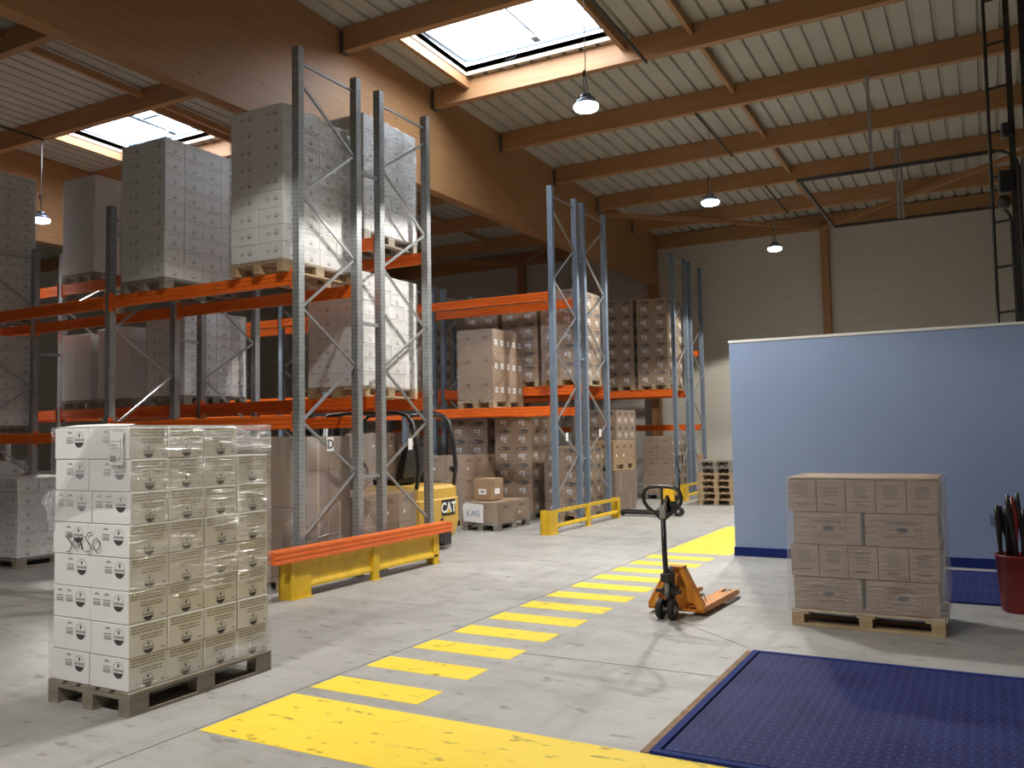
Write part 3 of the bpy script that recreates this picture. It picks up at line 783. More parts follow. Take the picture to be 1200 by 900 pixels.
# foreground load -----------------------------------------------------------
def foreground():
    x0, x1, y0, y1 = -5.44, -4.69, 3.59, 4.77; zt = 1.785
    lx, ly = x1-x0, y1-y0; cx, cy = (x0+x1)/2, (y0+y1)/2
    t = thing('wrapped_pallet_load', 'tall pallet of printed white cartons standing nearest the camera at left', 'pallet load', (cx, cy, 0))
    pl = link('pallet', pallet_meshes(.80, 1.2, M['pallet_grey'])[0], t); fill_pallet(pl, .80, 1.2, M['pallet_grey'])
    rnd = random.Random(3); nz = 8; dz = (zt-.146)/nz
    for k in range(nz):
        sx = rnd.uniform(-.006, .006); sp = .5+rnd.choice((-.04, 0, .01, -.03)); full = lx+rnd.uniform(-.008, .012)
        for i in range(2):
            w_ = full*(sp if i == 0 else 1-sp)
            for j in range(4):
                if k == nz-1 and j == 3 and i == 1: continue
                if k == nz-1 and j == 3: continue
                d = ly/4
                me = carton_mesh('white', round(w_, 2)-.003, d-.004, dz-.004, (k*7+i*3+j) % 3 if k in (2, 5) else 0)
                xc = -full/2+(w_/2 if i == 0 else full-w_/2)
                o = link('carton', me, t, (xc+sx+rnd.uniform(-.003, .003), -ly/2+(j+.5)*d+rnd.uniform(-.004, .004), .146+k*dz)); o.rotation_euler = (rnd.uniform(-.003, .003), 0, rnd.uniform(-.008, .008))
    mb = MB(); hx, hy = lx/2, ly/2
    # lifted lid flaps and top sheet
    mb.box(-hx+.02, hx-.02, -hy+.01, hy-ly/4-.01, zt+.001, zt+.006, M['white']); mb.prism([(-hx+.03, -hy+.03, zt+.006), (hx-.3, -hy+.03, zt+.006), (hx-.34, -hy+.1, zt+.022), (-hx+.06, -hy+.12, zt+.02)], (0, .2, .0), M['white'])
    mb.build('top_sheet', t)
    def keep(fi, u, v):
        if fi == 1: return v > .34-.0*u or v < .03+.09*u
        if fi == 0: return False
        return True
    film(t, lx, ly, .10, zt+.01, M['film'], 1.3, keep, amp=.02, nu=26, nv=44, top=False, off=.016)
    # diagonal sheet of film across the front, gathered into a twisted tail at the left corner
    mb = MB(); vs = []; fs = []; nu, nv = 30, 16
    for j in range(nv+1):
        for i in range(nu+1):
            u, v = i/nu, j/nv; lo = 1.17+.13*u+.03*math.sin(u*3); hi = min(zt+.004, 1.24+.95*u)
            z = lo+(hi-lo)*v; x = -hx-.02+u*(lx+.03)
            y = -hy-.02-.010*math.sin(v*13+u*7)*(1-u*.6)-.012*noise.noise(Vector((u*5, v*9+u*6, 3)))
            vs.append((x, y, z))
    for j in range(nv):
        for i in range(nu): a = j*(nu+1)+i; fs.append((a, a+1, a+nu+2, a+nu+1))
    mb.mesh_faces(vs, fs, M['sheetfilm'], True); mb.build('film_sheet', t)
    mb = MB(); vs = []; fs = []; nu, nv = 18, 20
    for j in range(nv+1):
        v = j/nv; z = 1.37-.26*v; rr = .042*math.sin(min(1, v*1.6+.12)*2.6)*(1-.45*v)+.012
        for i in range(nu):
            a = 2*PI*i/nu; q = rr*(1+.45*math.sin(a*5+v*6)+.3*noise.noise(Vector((math.cos(a)*2, math.sin(a)*2, v*8))))
            vs.append((-hx-.025-.015*math.sin(v*5)+q*math.cos(a)*.8, -hy-.01+q*math.sin(a)*.6, z))
    for j in range(nv):
        for i in range(nu): k = j*nu; fs.append((k+i, k+(i+1) % nu, k+nu+(i+1) % nu, k+nu+i))
    mb.mesh_faces(vs, fs, M['sheetfilm'], True)
    mb.build('loose_film_tail', t)
    # bagged overhang at the far top corner
    mb = MB(); vs = []; fs = []; n = 10
    for j in range(n+1):
        for i in range(n+1):
            u, v = i/n, j/n; y = hy-ly/4+.0+u*(ly/4+.03); z = zt-.005-.205*(u*(.75+.25*v))+.01*noise.noise(Vector((u*6, v*6, 0))); vs.append((hx+.02-v*(lx+.03), y, z))
    for j in range(n):
        for i in range(n): a = j*(n+1)+i; fs.append((a, a+1, a+n+2, a+n+1))
    mb.mesh_faces(vs, fs, M['sheetfilm'], True); mb.build('film_cover', t)
    # delivery note pouch
    mb = MB(); mb.box(hx-.175, hx-.035, -hy-.024, -hy-.020, zt-.245, zt-.02, M['milkfilm'])
    mb.box(hx-.17, hx-.04, -hy-.0205, -hy-.0195, zt-.24, zt-.025, M['paper'])
    f = (Vector((hx-.17, -hy-.0207, zt-.24)), Vector((1, 0, 0)), Vector((0, -1, 0)), .13)
    for q in range(3): rect(mb, f, .015, .07+.015*q, .10+.022*q, .105+.022*q, M['greyink'])
    rect(mb, f, .01, .07, .02, .055, M['ink']); rect(mb, f, .085, .11, .025, .05, M['greyink']); rect(mb, f, .105, .112, .06, .16, M['greyink'])
    mb.build('delivery_note', t)
    # marker handwriting 50x50
    def stroke(mb, pts, r=.0030):
        P = [Vector((-hx+.16+a*.95, -hy-.0145, .146+dz*4+b)) for a, b in pts]; mb.tube(P, r, M['ink'], 6)
    mb = MB()
    stroke(mb, [(.055, .128), (.012, .130), (.008, .092), (.035, .090), (.050, .068), (.044, .035), (.022, .012), (.0, .016)])
    stroke(mb, [(.092, .108), (.072, .092), (.068, .058), (.085, .038), (.105, .045), (.112, .080), (.092, .108)])
    stroke(mb, [(.122, .120), (.165, .035)]); stroke(mb, [(.165, .115), (.125, .040)])
    stroke(mb, [(.262, .150), (.222, .140), (.196, .112), (.212, .094), (.245, .072), (.256, .044), (.236, .024), (.200, .024)])
    stroke(mb, [(.312, .112), (.286, .102), (.274, .070), (.290, .040), (.322, .036), (.346, .062), (.340, .096), (.312, .112)])
    mb.build('handwritten_mark', t)
foreground()

# brown pallet at right -------------------------------------------------------
def brown():
    x0, x1, y0, y1 = -1.54, -.36, 7.85, 8.62; lx, ly = x1-x0, y1-y0
    t = thing('wrapped_pallet_load', 'low film-wrapped pallet of brown cartons in front of the blue partition', 'pallet load', ((x0+x1)/2, (y0+y1)/2, 0))
    pl = link('pallet', pallet_meshes(1.2, .8, M['pallet'])[0], t); fill_pallet(pl, 1.2, .8, M['pallet'])
    dz = .279; rnd = random.Random(5)
    for k in range(4):
        z = .146+k*dz
        if k % 2 == 0:
            for i in range(2):
                for j in range(2):
                    o = link('carton', carton_mesh('wide', .555, .375, dz-.005), t, ((-.30 if i == 0 else .285)+(.015 if k == 2 else 0), -ly/4+j*ly/2+rnd.uniform(-.004, .004), z)); o.rotation_euler = (0, 0, rnd.uniform(-.01, .01))
        else:
            for i in range(5):
                for j in range(2):
                    o = link('carton', carton_mesh('narrow', .233, .38, dz-.005, i % 3), t, (-lx/2+.118+i*.2365-.004, -ly/4+j*ly/2-.008*(k == 3), z)); o.rotation_euler = (0, 0, rnd.uniform(-.008, .008))
    mb = MB(); mb.box(-lx/2+.0, lx/2-.0, -ly/2, ly/2, .146+4*dz+.001, .146+4*dz+.012, M['kraft'], .002); mb.build('top_sheet', t)
    film(t, lx+.01, ly, .11, .146+4*dz+.02, M['film'], 4.4, amp=.022, nu=24, nv=30, off=.024)
    # bagged film along the right hand edge
    mb = MB(); vs = []; fs = []
    for j in range(25):
        v = j/24; z = .12+v*1.14
        for i in range(4): vs.append((lx/2+.012+i*.016+.012*math.sin(v*14+i), -ly/2+.0+i*.012+.01*math.sin(v*9), z))
    for j in range(24):
        for i in range(3): a = j*4+i; fs.append((a, a+1, a+5, a+4))
    mb.mesh_faces(vs, fs, M['milkfilm'], True); mb.build('film_fold', t)
brown()

# loads on the racks ---------------------------------------------------------
G1 = 'white carton loads on the two nearest racks'
load('white carton load on the nearest rack, upper level, next to the tall end frame', -7.66, -6.84, 7.2, 8.42, 3.572, 5.50, 'farwhite', (2, 4, 9), group=G1)
load('white carton load on the nearest rack, upper level, left of the end load', -9.66, -8.84, 7.24, 8.44, 3.572, 5.48, 'farwhite', (2, 4, 9), wood='pallet_grey', group=G1)
load('shadowed white carton load cut off by the left edge, upper level', -14.1, -13.34, 7.22, 8.42, 3.572, 5.92, 'farwhite', (2, 4, 11), wood='pallet_grey', group=G1)
load('white carton load on the second rack, highest level, behind the end frames', -7.78, -6.98, 8.82, 10.0, 4.252, 5.93, 'farwhite', (2, 4, 8), wood='pallet_grey', group=G1)
load('plain grey-white wrapped load on the second rack, highest level, at far left', -13.17, -12.37, 8.78, 9.98, 4.252, 5.97, 'plainwhite', (2, 3, 6), wood='pallet_grey', fm='milkfilm', group=G1)
load('bright white carton load on the second rack, middle level, by the end frame', -7.9, -6.98, 8.78, 9.98, 2.202, 3.83, 'farwhite', (2, 4, 8), group=G1)
load('dim white carton load on the second rack, middle level, one bay in', -11.1, -10.28, 8.78, 9.98, 2.202, 3.62, 'farwhite', (2, 4, 7), wood='pallet_grey', group=G1)
load('dim white load with bluish film on the second rack, middle level, farther left', -13.15, -12.42, 8.78, 9.98, 2.202, 3.40, 'plainwhite', (2, 3, 4), wood='pallet_grey', fm='milkfilm', group=G1)
load('dark white-carton load on the second rack between two uprights, middle level', -12.28, -11.5, 8.80, 9.98, 2.202, 3.45, 'plainwhite', (2, 3, 5), wood='pallet_grey', group=G1)
load('shadowed load at the left edge on the middle level of the nearest rack', -14.1, -13.34, 7.24, 8.44, 1.812, 3.35, 'farwhite', (2, 4, 7), wood='pallet_grey', group=G1)
load('film-wrapped brown carton load on the floor under the nearest rack', -7.75, -6.86, 7.2, 8.36, 0, 1.70, 'plain', (2, 3, 4), fm='milkfilm')
load('low grey-white carton load on the floor under the nearest rack, far left', -12.6, -11.4, 7.0, 8.2, 0, 1.20, 'farwhite', (3, 4, 6), wood='pallet_grey')
load('second low white carton load on the floor at the left edge of the picture', -14.2, -13.34, 7.1, 8.3, 0, 1.4, 'farwhite', (2, 4, 6), wood='pallet_grey')
load('plain kraft carton load on the floor beneath the second rack, before the forklift', -8.1, -6.98, 8.75, 9.9, 0, .92, 'text', (3, 3, 2))
load('shadowed kraft carton load on the floor beneath the second rack, one bay in', -9.6, -8.6, 8.75, 9.9, 0, 1.2, 'text', (2, 3, 3))
load('open-topped kraft load with small side labels on the third rack', -8.75, -7.98, 13.86, 15.02, 2.182, 3.66, 'label', (2, 5, 3), group='kraft carton loads on the far racks')
G2 = 'kraft carton loads on the far racks'
load('dark kraft load with oval marks at the end of the fourth rack', -7.62, -6.84, 15.16, 16.36, 2.622, 4.48, 'oval', (2, 3, 5), fm='milkfilm', group=G2)
load('second kraft load from the end of the fourth rack', -8.52, -7.72, 15.2, 16.4, 2.622, 4.22, 'oval', (2, 3, 5), group=G2)
load('third kraft load from the end of the fourth rack, behind the small-label load', -9.42, -8.62, 15.2, 16.4, 2.622, 4.2, 'oval', (2, 3, 5), group=G2)
load('kraft load on the fourth rack beyond its second frame', -11.4, -10.5, 15.2, 16.4, 2.622, 4.0, 'oval', (2, 3, 4), group=G2)
load('right-hand kraft load with white labels on the fifth rack', -7.68, -6.86, 20.7, 21.9, 2.742, 5.03, 'oval', (2, 3, 6), group=G2)
load('left-hand kraft load with white labels on the fifth rack', -8.56, -7.78, 20.7, 21.9, 2.742, 5.08, 'oval', (2, 3, 6), group=G2)
load('kraft load on the fifth rack half hidden behind the fourth rack frames', -9.75, -8.9, 20.7, 21.9, 2.742, 4.9, 'oval', (2, 3, 6), group=G2)
G3 = 'kraft carton loads on the floor by the far racks'
load('tall kraft load with oval marks on the floor under the fourth rack, left one', -8.62, -7.8, 15.02, 16.2, 0, 2.15, 'oval', (2, 3, 6), wood='pallet_grey', group=G3)
load('waist-high kraft load with oval marks on the floor behind the yellow guard', -7.58, -6.86, 15.12, 16.3, 0, 1.42, 'oval', (2, 3, 4), group=G3)
load('kraft load in the shade under the fourth rack, left of the tall one', -9.75, -8.85, 15.1, 16.3, 0, 2.0, 'oval', (2, 3, 5), wood='pallet_grey', group=G3)
load('pale kraft load on the floor under the third rack, right of the forklift', -9.35, -8.55, 13.7, 14.9, 0, 1.30, 'text', (2, 3, 3), group=G3)
load('kraft load on the floor under the third rack, behind the forklift', -11.4, -10.4, 13.8, 14.95, 0, 1.75, 'text', (2, 3, 4), group=G3)
load('tightly wrapped brown load on the floor behind the third rack end', -7.72, -6.88, 17.05, 18.2, 0, .86, 'plain', (2, 2, 2), fm='milkfilm', base=False, group=G3)
load('pallet of plain kraft cartons stacked on top of a wrapped brown load', -7.76, -6.9, 17.05, 18.25, .872, 1.50, 'text', (2, 3, 1), fm=None, group=G3)
load('tall wrapped kraft load with oval marks behind the double-stacked pallet', -8.55, -7.45, 18.6, 19.8, 0, 2.2, 'oval', (3, 3, 6), wood='pallet_grey', fm='milkfilm', group=G3)
load('wrapped brown load with small labels on the floor under the fifth rack', -7.62, -6.88, 20.8, 22.0, 0, 1.56, 'label', (2, 3, 5), fm='milkfilm', wood='pallet_grey', group=G3)
load('low kraft load with a handwritten paper sheet, left of the yellow guard', -8.22, -7.5, 13.12, 14.3, 0, .50, 'text', (1, 2, 1), fm='milkfilm', wood='pallet_grey', group=G3)
mb = MB(); mb.box(-.18, .18, -.22, .22, 0, .38, M['kraft'], .004); fr = face_frames(.36, .44, .38); rect(mb, fr['F'], .1, .26, .1, .2, M['paper']); rect(mb, fr['F'], .14, .22, .13, .17, M['greyink'], .0014); rect(mb, fr['R'], .13, .31, .1, .2, M['paper']); rect(mb, fr['R'], .05, .08, .22, .34, M['kraftink'])
o = mb.build('cardboard_box', None, (-7.96, 13.6, .516)); tag(o, 'single kraft box sitting on the low load beside the forklift', 'box')
# paper sheet with handwriting
mb = MB(); mb.prism([(0, 0, 0), (.40, 0, -.02), (.41, -.01, .30), (.05, .0, .33), (-.02, -.01, .28)], (0, -.004, 0), M['paper'])
def pen(pts): mb.tube([Vector((a, -.008, b)) for a, b in pts], .006, M['blue_ink'], 6)
pen([(.08, .22), (.08, .10)]); pen([(.14, .22), (.085, .15), (.14, .10)]); pen([(.17, .10), (.18, .19), (.205, .13), (.23, .19), (.24, .10)]); pen([(.32, .20), (.28, .19), (.28, .155), (.32, .14), (.32, .10), (.27, .10)])
o = mb.build('paper_note', None, (-8.18, 13.092, .16)); tag(o, 'white paper note with blue handwriting stuck on the low kraft load', 'note')
# D sign hung on the brace of the nearest rack
t = thing('bay_sign', 'small white sign with a black letter D on the nearest rack brace', 'sign', (-6.722, 7.84, 1.53))
mb = MB(); mb.box(-.003, .003, -.055, .055, 0, .16, M['paper']); mb.build('board', t)
cu = bpy.data.curves.new('letter', 'FONT'); cu.body = 'D'; cu.size = .15; cu.extrude = .001
o = bpy.data.objects.new('letter', cu); COL.objects.link(o)
def font_mesh(body, size, m, extrude=.001, bold=0):
    cu = bpy.data.curves.new('text', 'FONT'); cu.body = body; cu.size = size; cu.extrude = extrude; cu.align_x = 'CENTER'; cu.offset = bold
    o = bpy.data.objects.new('text', cu); COL.objects.link(o); dg = bpy.context.evaluated_depsgraph_get()
    me = bpy.data.meshes.new_from_object(o.evaluated_get(dg)); bpy.data.objects.remove(o); me.materials.clear(); me.materials.append(m); return me
bpy.data.objects.remove(o)
o = link('letter', font_mesh('D', .15, M['ink'], bold=.003), t, (.0045, .0, .03)); o.rotation_euler = (PI/2, 0, PI/2)

# ------------------------------------------------------------------ hand pallet trucks
def wheel(name, parent, c, axis, r, w_, hubm=True):
    mb = MB(); c = Vector(c); a = Vector(axis).normalized()*w_/2; e = a*.72
    mb.tube([c-a, c-a*.99, c-e, c+e, c+a*.99, c+a], r, M['rubber'], 24, rad=[r*.6, r*.93, r, r, r*.93, r*.6])
    if hubm: mb.cyl(c-a*1.06, c+a*1.06, r*.42, M['hub'], 16)
    return mb.build(name, parent)
def pallet_truck(label, x, y, rot, body, cover=None):
    t = thing('pallet_truck', label, 'pallet truck', (x, y, 0), rot, group='hand pallet trucks')
    for s in (-1, 1):
        mb = MB(); a, b = (.115, .27)
        x0, x1 = (s*b, s*a) if s < 0 else (s*a, s*b)
        # fork: inverted channel with a tapered tip and a slot for the roller
        mb.box(x0, x1, .24, 1.02, .078, .088, body); mb.box(x0, x0+.008, .24, 1.30, .035, .078, body); mb.box(x1-.008, x1, .24, 1.30, .035, .078, body)
        mb.box(x0, x0+.035, 1.02, 1.20, .078, .088, body); mb.box(x1-.035, x1, 1.02, 1.20, .078, .088, body); mb.box(x0+.035, x1-.035, 1.02, 1.04, .078, .088, body)
        mb.prism([(x0, 1.20, .078), (x1, 1.20, .078), (x1-.02, 1.36, .05), (x0+.02, 1.36, .05)], (0, 0, .010), body)
        mb.build('fork', t)
        mb = MB(); mb.cyl((x0+.042, 1.11, .04), (x1-.042, 1.11, .04), .038, M['rubber'], 18); mb.build('load_roller', t)
    mb = MB()  # A-shaped heel: web with sloping flanges
    for s in (-1, 1):
        mb.prism([(s*.27, .22, .04), (s*.27, .22, .10), (s*.075, .22, .44), (s*.04, .22, .44), (s*.04, .22, .40), (s*.20, .22, .10), (s*.20, .22, .04)], (0, .01, 0), body)
        mb.bar((s*.265, .26, .07), (s*.07, .26, .44), .10, .012, body, up=(s*1, 0, .55))
    mb.box(-.2, .2, .30, .31, .05, .20, body); mb.prism([(-.2, .30, .2), (.2, .30, .2), (.06, .30, .44), (-.06, .30, .44)], (0, .01, 0), body)
    mb.box(-.08, .08, .20, .33, .43, .445, body, .003); mb.box(-.27, .27, .22, .34, .035, .06, body, .003)
    mb.build('heel_frame', t)
    mb = MB(); mb.cyl((0, .10, .12), (0, .10, .40), .045, M['darksteel'], 20); mb.cyl((0, .10, .40), (0, .10, .46), .03, M['hub'], 16); mb.box(-.06, .06, .04, .18, .20, .28, M['black'], .008)
    mb.cyl((.0, .02, .18), (0, .02, .40), .022, M['hub'], 12); mb.bar((-.12, .06, .24), (.12, .06, .24), .03, .03, M['black'])
    mb.build('pump', t)
    mb = MB(); mb.bar((-.04, .12, .09), (.04, .12, .09), .05, .04, M['black']); mb.box(-.1, .1, -.01, .01, .08, .10, M['hub']); mb.build('axle', t)
    for s in (-1, 1): wheel('steering_wheel', t, (s*.055, 0, .09), (1, 0, 0), .09, .05)
    mb = MB(); H = [(0, .03, .30), (0, .0, .42), (0, -.02, .62), (0, -.03, .90)]
    mb.tube(H, .024, M['black'], 14); mb.box(-.045, .045, -.03, .07, .33, .41, M['black'], .01); mb.build('handle_shaft', t)
    mb = MB(); loop = [(0, -.03, .89), (-.06, -.033, .94), (-.14, -.037, 1.0), (-.175, -.04, 1.05), (-.185, -.043, 1.10), (-.165, -.045, 1.155), (-.12, -.047, 1.185), (-.05, -.048, 1.195), (.05, -.048, 1.195), (.12, -.047, 1.185), (.165, -.045, 1.155), (.185, -.043, 1.10), (.175, -.04, 1.05), (.14, -.037, 1.0), (.06, -.033, .94), (0, -.03, .89)]
    mb.tube(loop, .017, M['black'], 10); mb.box(-.03, .03, -.05, -.02, .90, 1.04, M['hub'], .006); mb.bar((0, -.045, 1.03), (0, -.048, 1.19), .012, .02, M['black'], up=(1, 0, 0)); mb.build('handle_loop', t)
    if cover:
        mb = MB(); prof = [(.06, .30), (.06, .46), (.10, .56), (.17, .60), (.25, .57), (.30, .48), (.34, .30), (.36, .10), (.30, .10), (.27, .30), (.22, .42), (.16, .42), (.12, .30)]
        mb.prism([(-.13, a, b) for a, b in prof], (.26, 0, 0), cover); mb.bar((.14, .38, .08), (.14, .25, .42), .05, .02, cover, up=(1, 0, 0)); mb.build('yellow_cover', t)
    mb = MB(); mb.tube([(.10, .40, .07), (.12, .46, .13), (.17, .52, .14), (.2, .5, .08), (.15, .42, .06)], .006, M['black'], 6); mb.build('cable', t)
    return t
pallet_truck('orange hand pallet truck with black loop handle in the middle of the floor', -2.60, 7.60, -.05, M['jackor'])
pallet_truck('yellow hand pallet truck with black forks parked by the far rack guard', -5.42, 16.74, PI/2+.01, M['black'], M['jackyel'])

# ------------------------------------------------------------------ forklift
def forklift():
    t = thing('forklift', 'yellow forklift with black overhead guard, parked between the rack rows', 'forklift', (-7.08, 10.72, 0))
    Y, K = M['catyel'], M['black']; h = .56
    mb = MB()
    # counterweight: side outline extruded across, with chamfered rear corners built as stacked rings
    sec = [(.0, .36), (-.02, .30), (-.03, .14), (-.10, .10)]
    def ringpts(z, rear, half, c): return [(-1.0, -half, z), (rear-c, -half, z), (rear-c*.3, -half+c*.35, z), (rear, -half+c, z), (rear, half-c, z), (rear-c*.3, half-c*.35, z), (rear-c, half, z), (-1.0, half, z)]
    rings = [ringpts(.12, -.10, h-.06, .14), ringpts(.22, -.03, h-.01, .14), ringpts(.40, 0, h, .13), ringpts(.74, .0, h, .13), ringpts(.76, -.02, h-.01, .13), ringpts(.90, -.03, h-.01, .13), ringpts(.95, -.08, h-.06, .13)]
    vs = [p for r in rings for p in r]; fs = []
    for j in range(len(rings)-1):
        for i in range(8): fs.append((j*8+i, j*8+(i+1) % 8, (j+1)*8+(i+1) % 8, (j+1)*8+i))
    fs += [tuple(reversed(range(8))), tuple(range((len(rings)-1)*8, len(rings)*8))]
    mb.mesh_faces(vs, fs, Y); mb.build('counterweight', t)
    mb = MB(); mb.box(-.055, .004, -.05, .05, .10, .42, K, .004); mb.box(-.30, .002, .05, .26, .06, .30, K, .01); mb.cyl((0.0, 0, .44), (.012, 0, .44), .035, K, 14); mb.build('towing_slot', t)
    mb = MB(); mb.box(-2.05, -.98, -h+.03, h-.03, .18, .62, Y, .02); mb.box(-1.25, -.98, -.40, .40, .62, .92, K, .03); mb.build('chassis', t)
    mb = MB(); mb.box(-1.1, -.62, -.24, .24, .95, 1.07, K, .03); mb.prism([(-.66, -.24, 1.05), (-.52, -.24, 1.06), (-.42, -.24, 1.52), (-.52, -.24, 1.54)], (0, .48, 0), K); mb.build('seat', t)
    mb = MB(); mb.box(-2.05, -1.8, -.42, .42, .62, 1.12, K, .03); mb.cyl((-1.82, 0, 1.0), (-1.55, 0, 1.2), .025, K, 10)
    c = Vector((-1.53, 0, 1.22)); ax = Vector((.27, 0, .2)).normalized(); u = Vector((0, 1, 0)); v = ax.cross(u)
    mb.tube([c+.17*(math.cos(a)*u+math.sin(a)*v) for a in [2*PI*k/20 for k in range(20)]], .014, K, 8, closed=True)
    mb.bar(c-.16*u, c+.16*u, .03, .015, K); mb.build('steering_console', t)
    for s in (-1, 1):
        mb = MB(); yy = s*(h-.07)
        mb.tube([(-.10, yy, .93), (-.06, yy, 1.2), (-.09, yy, 1.55), (-.17, yy, 1.88), (-.26, yy, 1.98), (-.42, yy, 2.03), (-1.2, yy, 2.05), (-1.72, yy, 2.02), (-1.85, yy, 1.92), (-2.02, yy, 1.1), (-2.05, yy, .62)], .032, K, 10); mb.build('guard_post', t)
    mb = MB()
    for k in range(7): xx = -.42-k*.2; mb.bar((xx, -h+.08, 2.045), (xx, h-.08, 2.045), .03, .05, K)
    mb.tube([(-.26, -h+.07, 1.98), (-.24, 0, 2.0), (-.26, h-.07, 1.98)], .03, K, 8); mb.build('guard_roof', t)
    for x, r, w_ in ((-1.75, .27, .2),):
        for s in (-1, 1): wheel('drive_wheel', t, (x, s*(h-.06), r), (0, 1, 0), r, w_)
    for s in (-1, 1): wheel('rear_wheel', t, (-.40, s*.10-.0, .20), (0, 1, 0), .20, .15)
    mb = MB()
    for s in (-1, 1): mb.box(-2.28, -2.16, s*.34-.05, s*.34+.05, .06, 2.10, K, .005); mb.box(-2.34, -2.28, s*.27-.04, s*.27+.04, .08, 2.05, M['darksteel'])
    for z in (.3, 1.1, 2.02): mb.box(-2.26, -2.2, -.3, .3, z, z+.09, K)
    mb.cyl((-2.2, 0, .1), (-2.2, 0, 1.9), .035, M['hub'], 12); mb.build('mast', t)
    mb = MB(); mb.box(-2.40, -2.35, -.45, .45, .12, .2, K); mb.box(-2.40, -2.35, -.45, .45, .48, .55, K)
    for s in (-1, 1): mb.box(-2.44, -2.40, s*.25-.05, s*.25+.05, .05, .60, K); mb.box(-3.4, -2.40, s*.25-.05, s*.25+.05, .05, .085, K)
    mb.build('fork_carriage', t)
    # maker's plate on the counterweight: black square, white letters, yellow wedge
    mb = MB(); mb.box(.001, .006, .0, .36, .50, .735, K, .0015); p = mb.build('logo_plate', t)
    me = font_mesh('CAT', .205, M['paper'], .001, .006); o = link('lettering', me, p, (.0075, .18, .548)); o.rotation_euler = (PI/2, 0, PI/2)
    mb = MB(); mb.prism([(.0095, .12, .535), (.0095, .23, .535), (.0095, .175, .61)], (.001, 0, 0), M['jackyel']); mb.build('wedge', p)
    mb = MB(); mb.cyl((-.13, h-.12, 1.18), (-.10, h-.05, 1.18), .03, K, 12); mb.box(-.12, -.04, h-.12, h-.04, 1.12, 1.22, K, .01); mb.build('rear_light', t)
forklift()

# ------------------------------------------------------------------ stack of empty pallets and leaning board
pm0 = None
for k in range(7):
    wood = ('pallet', 'pallet', 'pallet', 'pallet', 'pallet', 'pallet_grey', 'pallet_grey')[k]
    ordn = ('lowest empty pallet of the stack on the floor', 'second empty pallet from the floor in the stack', 'third empty pallet from the floor in the stack', 'middle empty pallet, fourth from the floor in the stack', 'third empty pallet from the top of the stack', 'second empty pallet from the top of the stack', 'topmost empty pallet of the stack')[k]
    t = thing('pallet', ordn+' left of the partition', 'pallet', (-5.43+.012*((k*5) % 3-1), 20.1+.01*(k % 2), .1445*k), group='empty wooden pallets stacked by the partition')
    link('deck', pallet_meshes(.8, 1.2, M[wood])[0], t); fill_pallet(t, .8, 1.2, M[wood])
mb = MB(); mb.prism([(-6.10, 20.3, 0), (-5.98, 20.3, 0), (-5.98, 20.42, 1.12), (-6.10, 20.42, 1.12)], (0, .03, 0), M['board'])
o = mb.build('plywood_board'); tag(o, 'narrow upright plywood board leaning left of the empty pallet stack', 'board')

# ------------------------------------------------------------------ door track and rails at the right wall
t = thing('door_track', 'grey overhead door track with hanging struts below the roof at right', 'door track', (XW-.1, 15.1, 0))
def dt(nm, mb): o = mb.build(nm, t); o.location = (-(XW-.1), -15.1, 0); return o
zt_ = 5.92
mb = MB(); arc = [(.30, 15.1, zt_)]+[(.30+.30*math.sin(a), 15.1, zt_-.30+.30*math.cos(a)) for a in (.3, .6, .9, 1.2, 1.5)]
mb.bar((-2.65, 15.1, zt_), (.30, 15.1, zt_), .04, .06, M['darksteel']); mb.tube(arc+[(.62, 15.1, 3.0), (.62, 15.1, .02)], .028, M['darksteel'], 8); dt('track', mb)
mb = MB(); mb.bar((-2.65, 19.0, zt_), (.30, 19.0, zt_), .04, .06, M['darksteel']); mb.tube([(x, 19.0, z) for x, _, z in arc]+[(.62, 19.0, 3.0), (.62, 19.0, .02)], .028, M['darksteel'], 8); dt('track', mb)
mb = MB(); mb.bar((-2.62, 15.12, zt_), (-2.62, 18.98, zt_), .04, .06, M['darksteel']); dt('cross_bar', mb)
for (x, y) in ((-1.46, 15.1), (-1.36, 19.0), (-1.28, 19.0)):
    mb = MB(); mb.bar((x, y, zt_), (x-.02, y, zd(y)-.37 if y < 16 else zd(y)-.02), .05, .05, M['steel']); dt('hanging_strut', mb)
# vertical lifting gear on the wall
t = thing('lifting_mast', 'tall dark vertical rails and chain ladder at the right edge', 'door rail', (.55, 13.4, 0))
for dx, dy, w_ in ((-.07, 0, .07), (.12, .1, .09), (.25, -.15, .05)):
    mb = MB(); mb.box(dx-w_/2, dx+w_/2, dy-.04, dy+.04, 0, 7.85, M['darksteel'], .006); mb.box(dx-w_/2-.006, dx-w_/2+.004, dy-.05, dy-.04, 0, 7.85, M['darksteel']); mb.build('vertical_rail', t)
mb = MB(); mb.tube([(-.34, 0, z) for z in (2.2, 3, 4.2, 5.4, 6.6, 7.8)], .022, M['darksteel'], 8); mb.build('chain', t)
for k in range(9):
    mb = MB(); z = 2.6+k*.62; mb.bar((-.34, 0, z), (-.1, 0, z+.02), .02, .03, M['darksteel']); mb.build('rung', t)
mb = MB(); mb.box(-.26, -.06, -.1, .08, 4.85, 5.15, M['black'], .02); mb.build('motor', t)
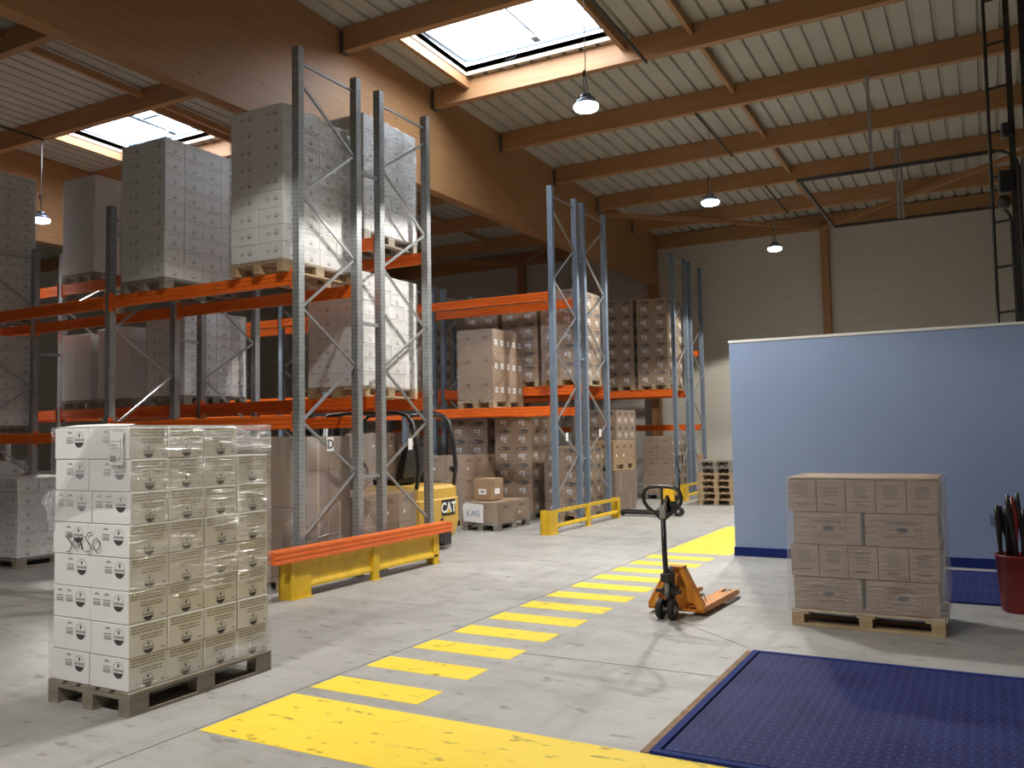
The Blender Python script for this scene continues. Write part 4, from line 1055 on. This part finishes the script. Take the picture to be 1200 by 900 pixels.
mb = MB(); mb.cyl((-.2, -.12, 4.72), (-.2, .1, 4.72), .08, M['darksteel'], 16); mb.build('pulley', t)
mb = MB(); mb.box(-.2, -.04, -.1, .06, 5.6, 5.8, M['black'], .02); mb.build('switch_box', t)

# ------------------------------------------------------------------ red bin with tools
t = thing('tool_bin', 'tapered red bin holding black and red tool handles at right edge', 'bin', (.20, 9.2, 0))
mb = MB(); seg = 28; vs = []; fs = []
prof = [(.13, 0), (.14, .02), (.175, .50), (.185, .50), (.185, .52), (.168, .52), (.16, .48), (.12, .03)]
for r, z in prof:
    for k in range(seg): vs.append((r*math.cos(2*PI*k/seg), r*math.sin(2*PI*k/seg), z))
for j in range(len(prof)-1):
    for k in range(seg): fs.append((j*seg+k, j*seg+(k+1) % seg, (j+1)*seg+(k+1) % seg, (j+1)*seg+k))
fs += [tuple(reversed(range(seg))), tuple(range((len(prof)-1)*seg, len(prof)*seg))]
mb.mesh_faces(vs, fs, M['red'], True); mb.build('bucket', t)
mb = MB(); rnd = random.Random(11)
for k in range(9):
    a = rnd.uniform(0, 6.3); r = rnd.uniform(.02, .09); p0 = Vector((r*math.cos(a)-.03, r*math.sin(a), .1)); p1 = p0+Vector((rnd.uniform(-.10, .03), rnd.uniform(-.06, .06), rnd.uniform(.75, .98)))
    mid = (p0+p1)/2+Vector((rnd.uniform(-.03, .03), 0, 0)); mb.tube([p0, mid, p1-Vector((0, 0, .1)), p1], .014, M['black'], 8, rad=[.012, .014, .024, .014])
for k in range(3): mb.tube([(-.10, .0, .72+.03*k), (-.16, -.01, .76+.03*k), (-.20, -.01, .80+.035*k)], .006, M['black'], 6)
mb.build('black_handles', t)
mb = MB(); mb.tube([(.03, 0, .1), (-.0, -.02, .6), (.0, -.02, .84), (-.02, -.02, 1.04)], .02, M['red'], 10, rad=[.012, .014, .03, .018]); mb.tube([(.08, 0, .1), (.10, -.02, .6), (.11, -.02, 1.0)], .02, M['red'], 10, rad=[.012, .014, .022]); mb.build('red_handle', t)
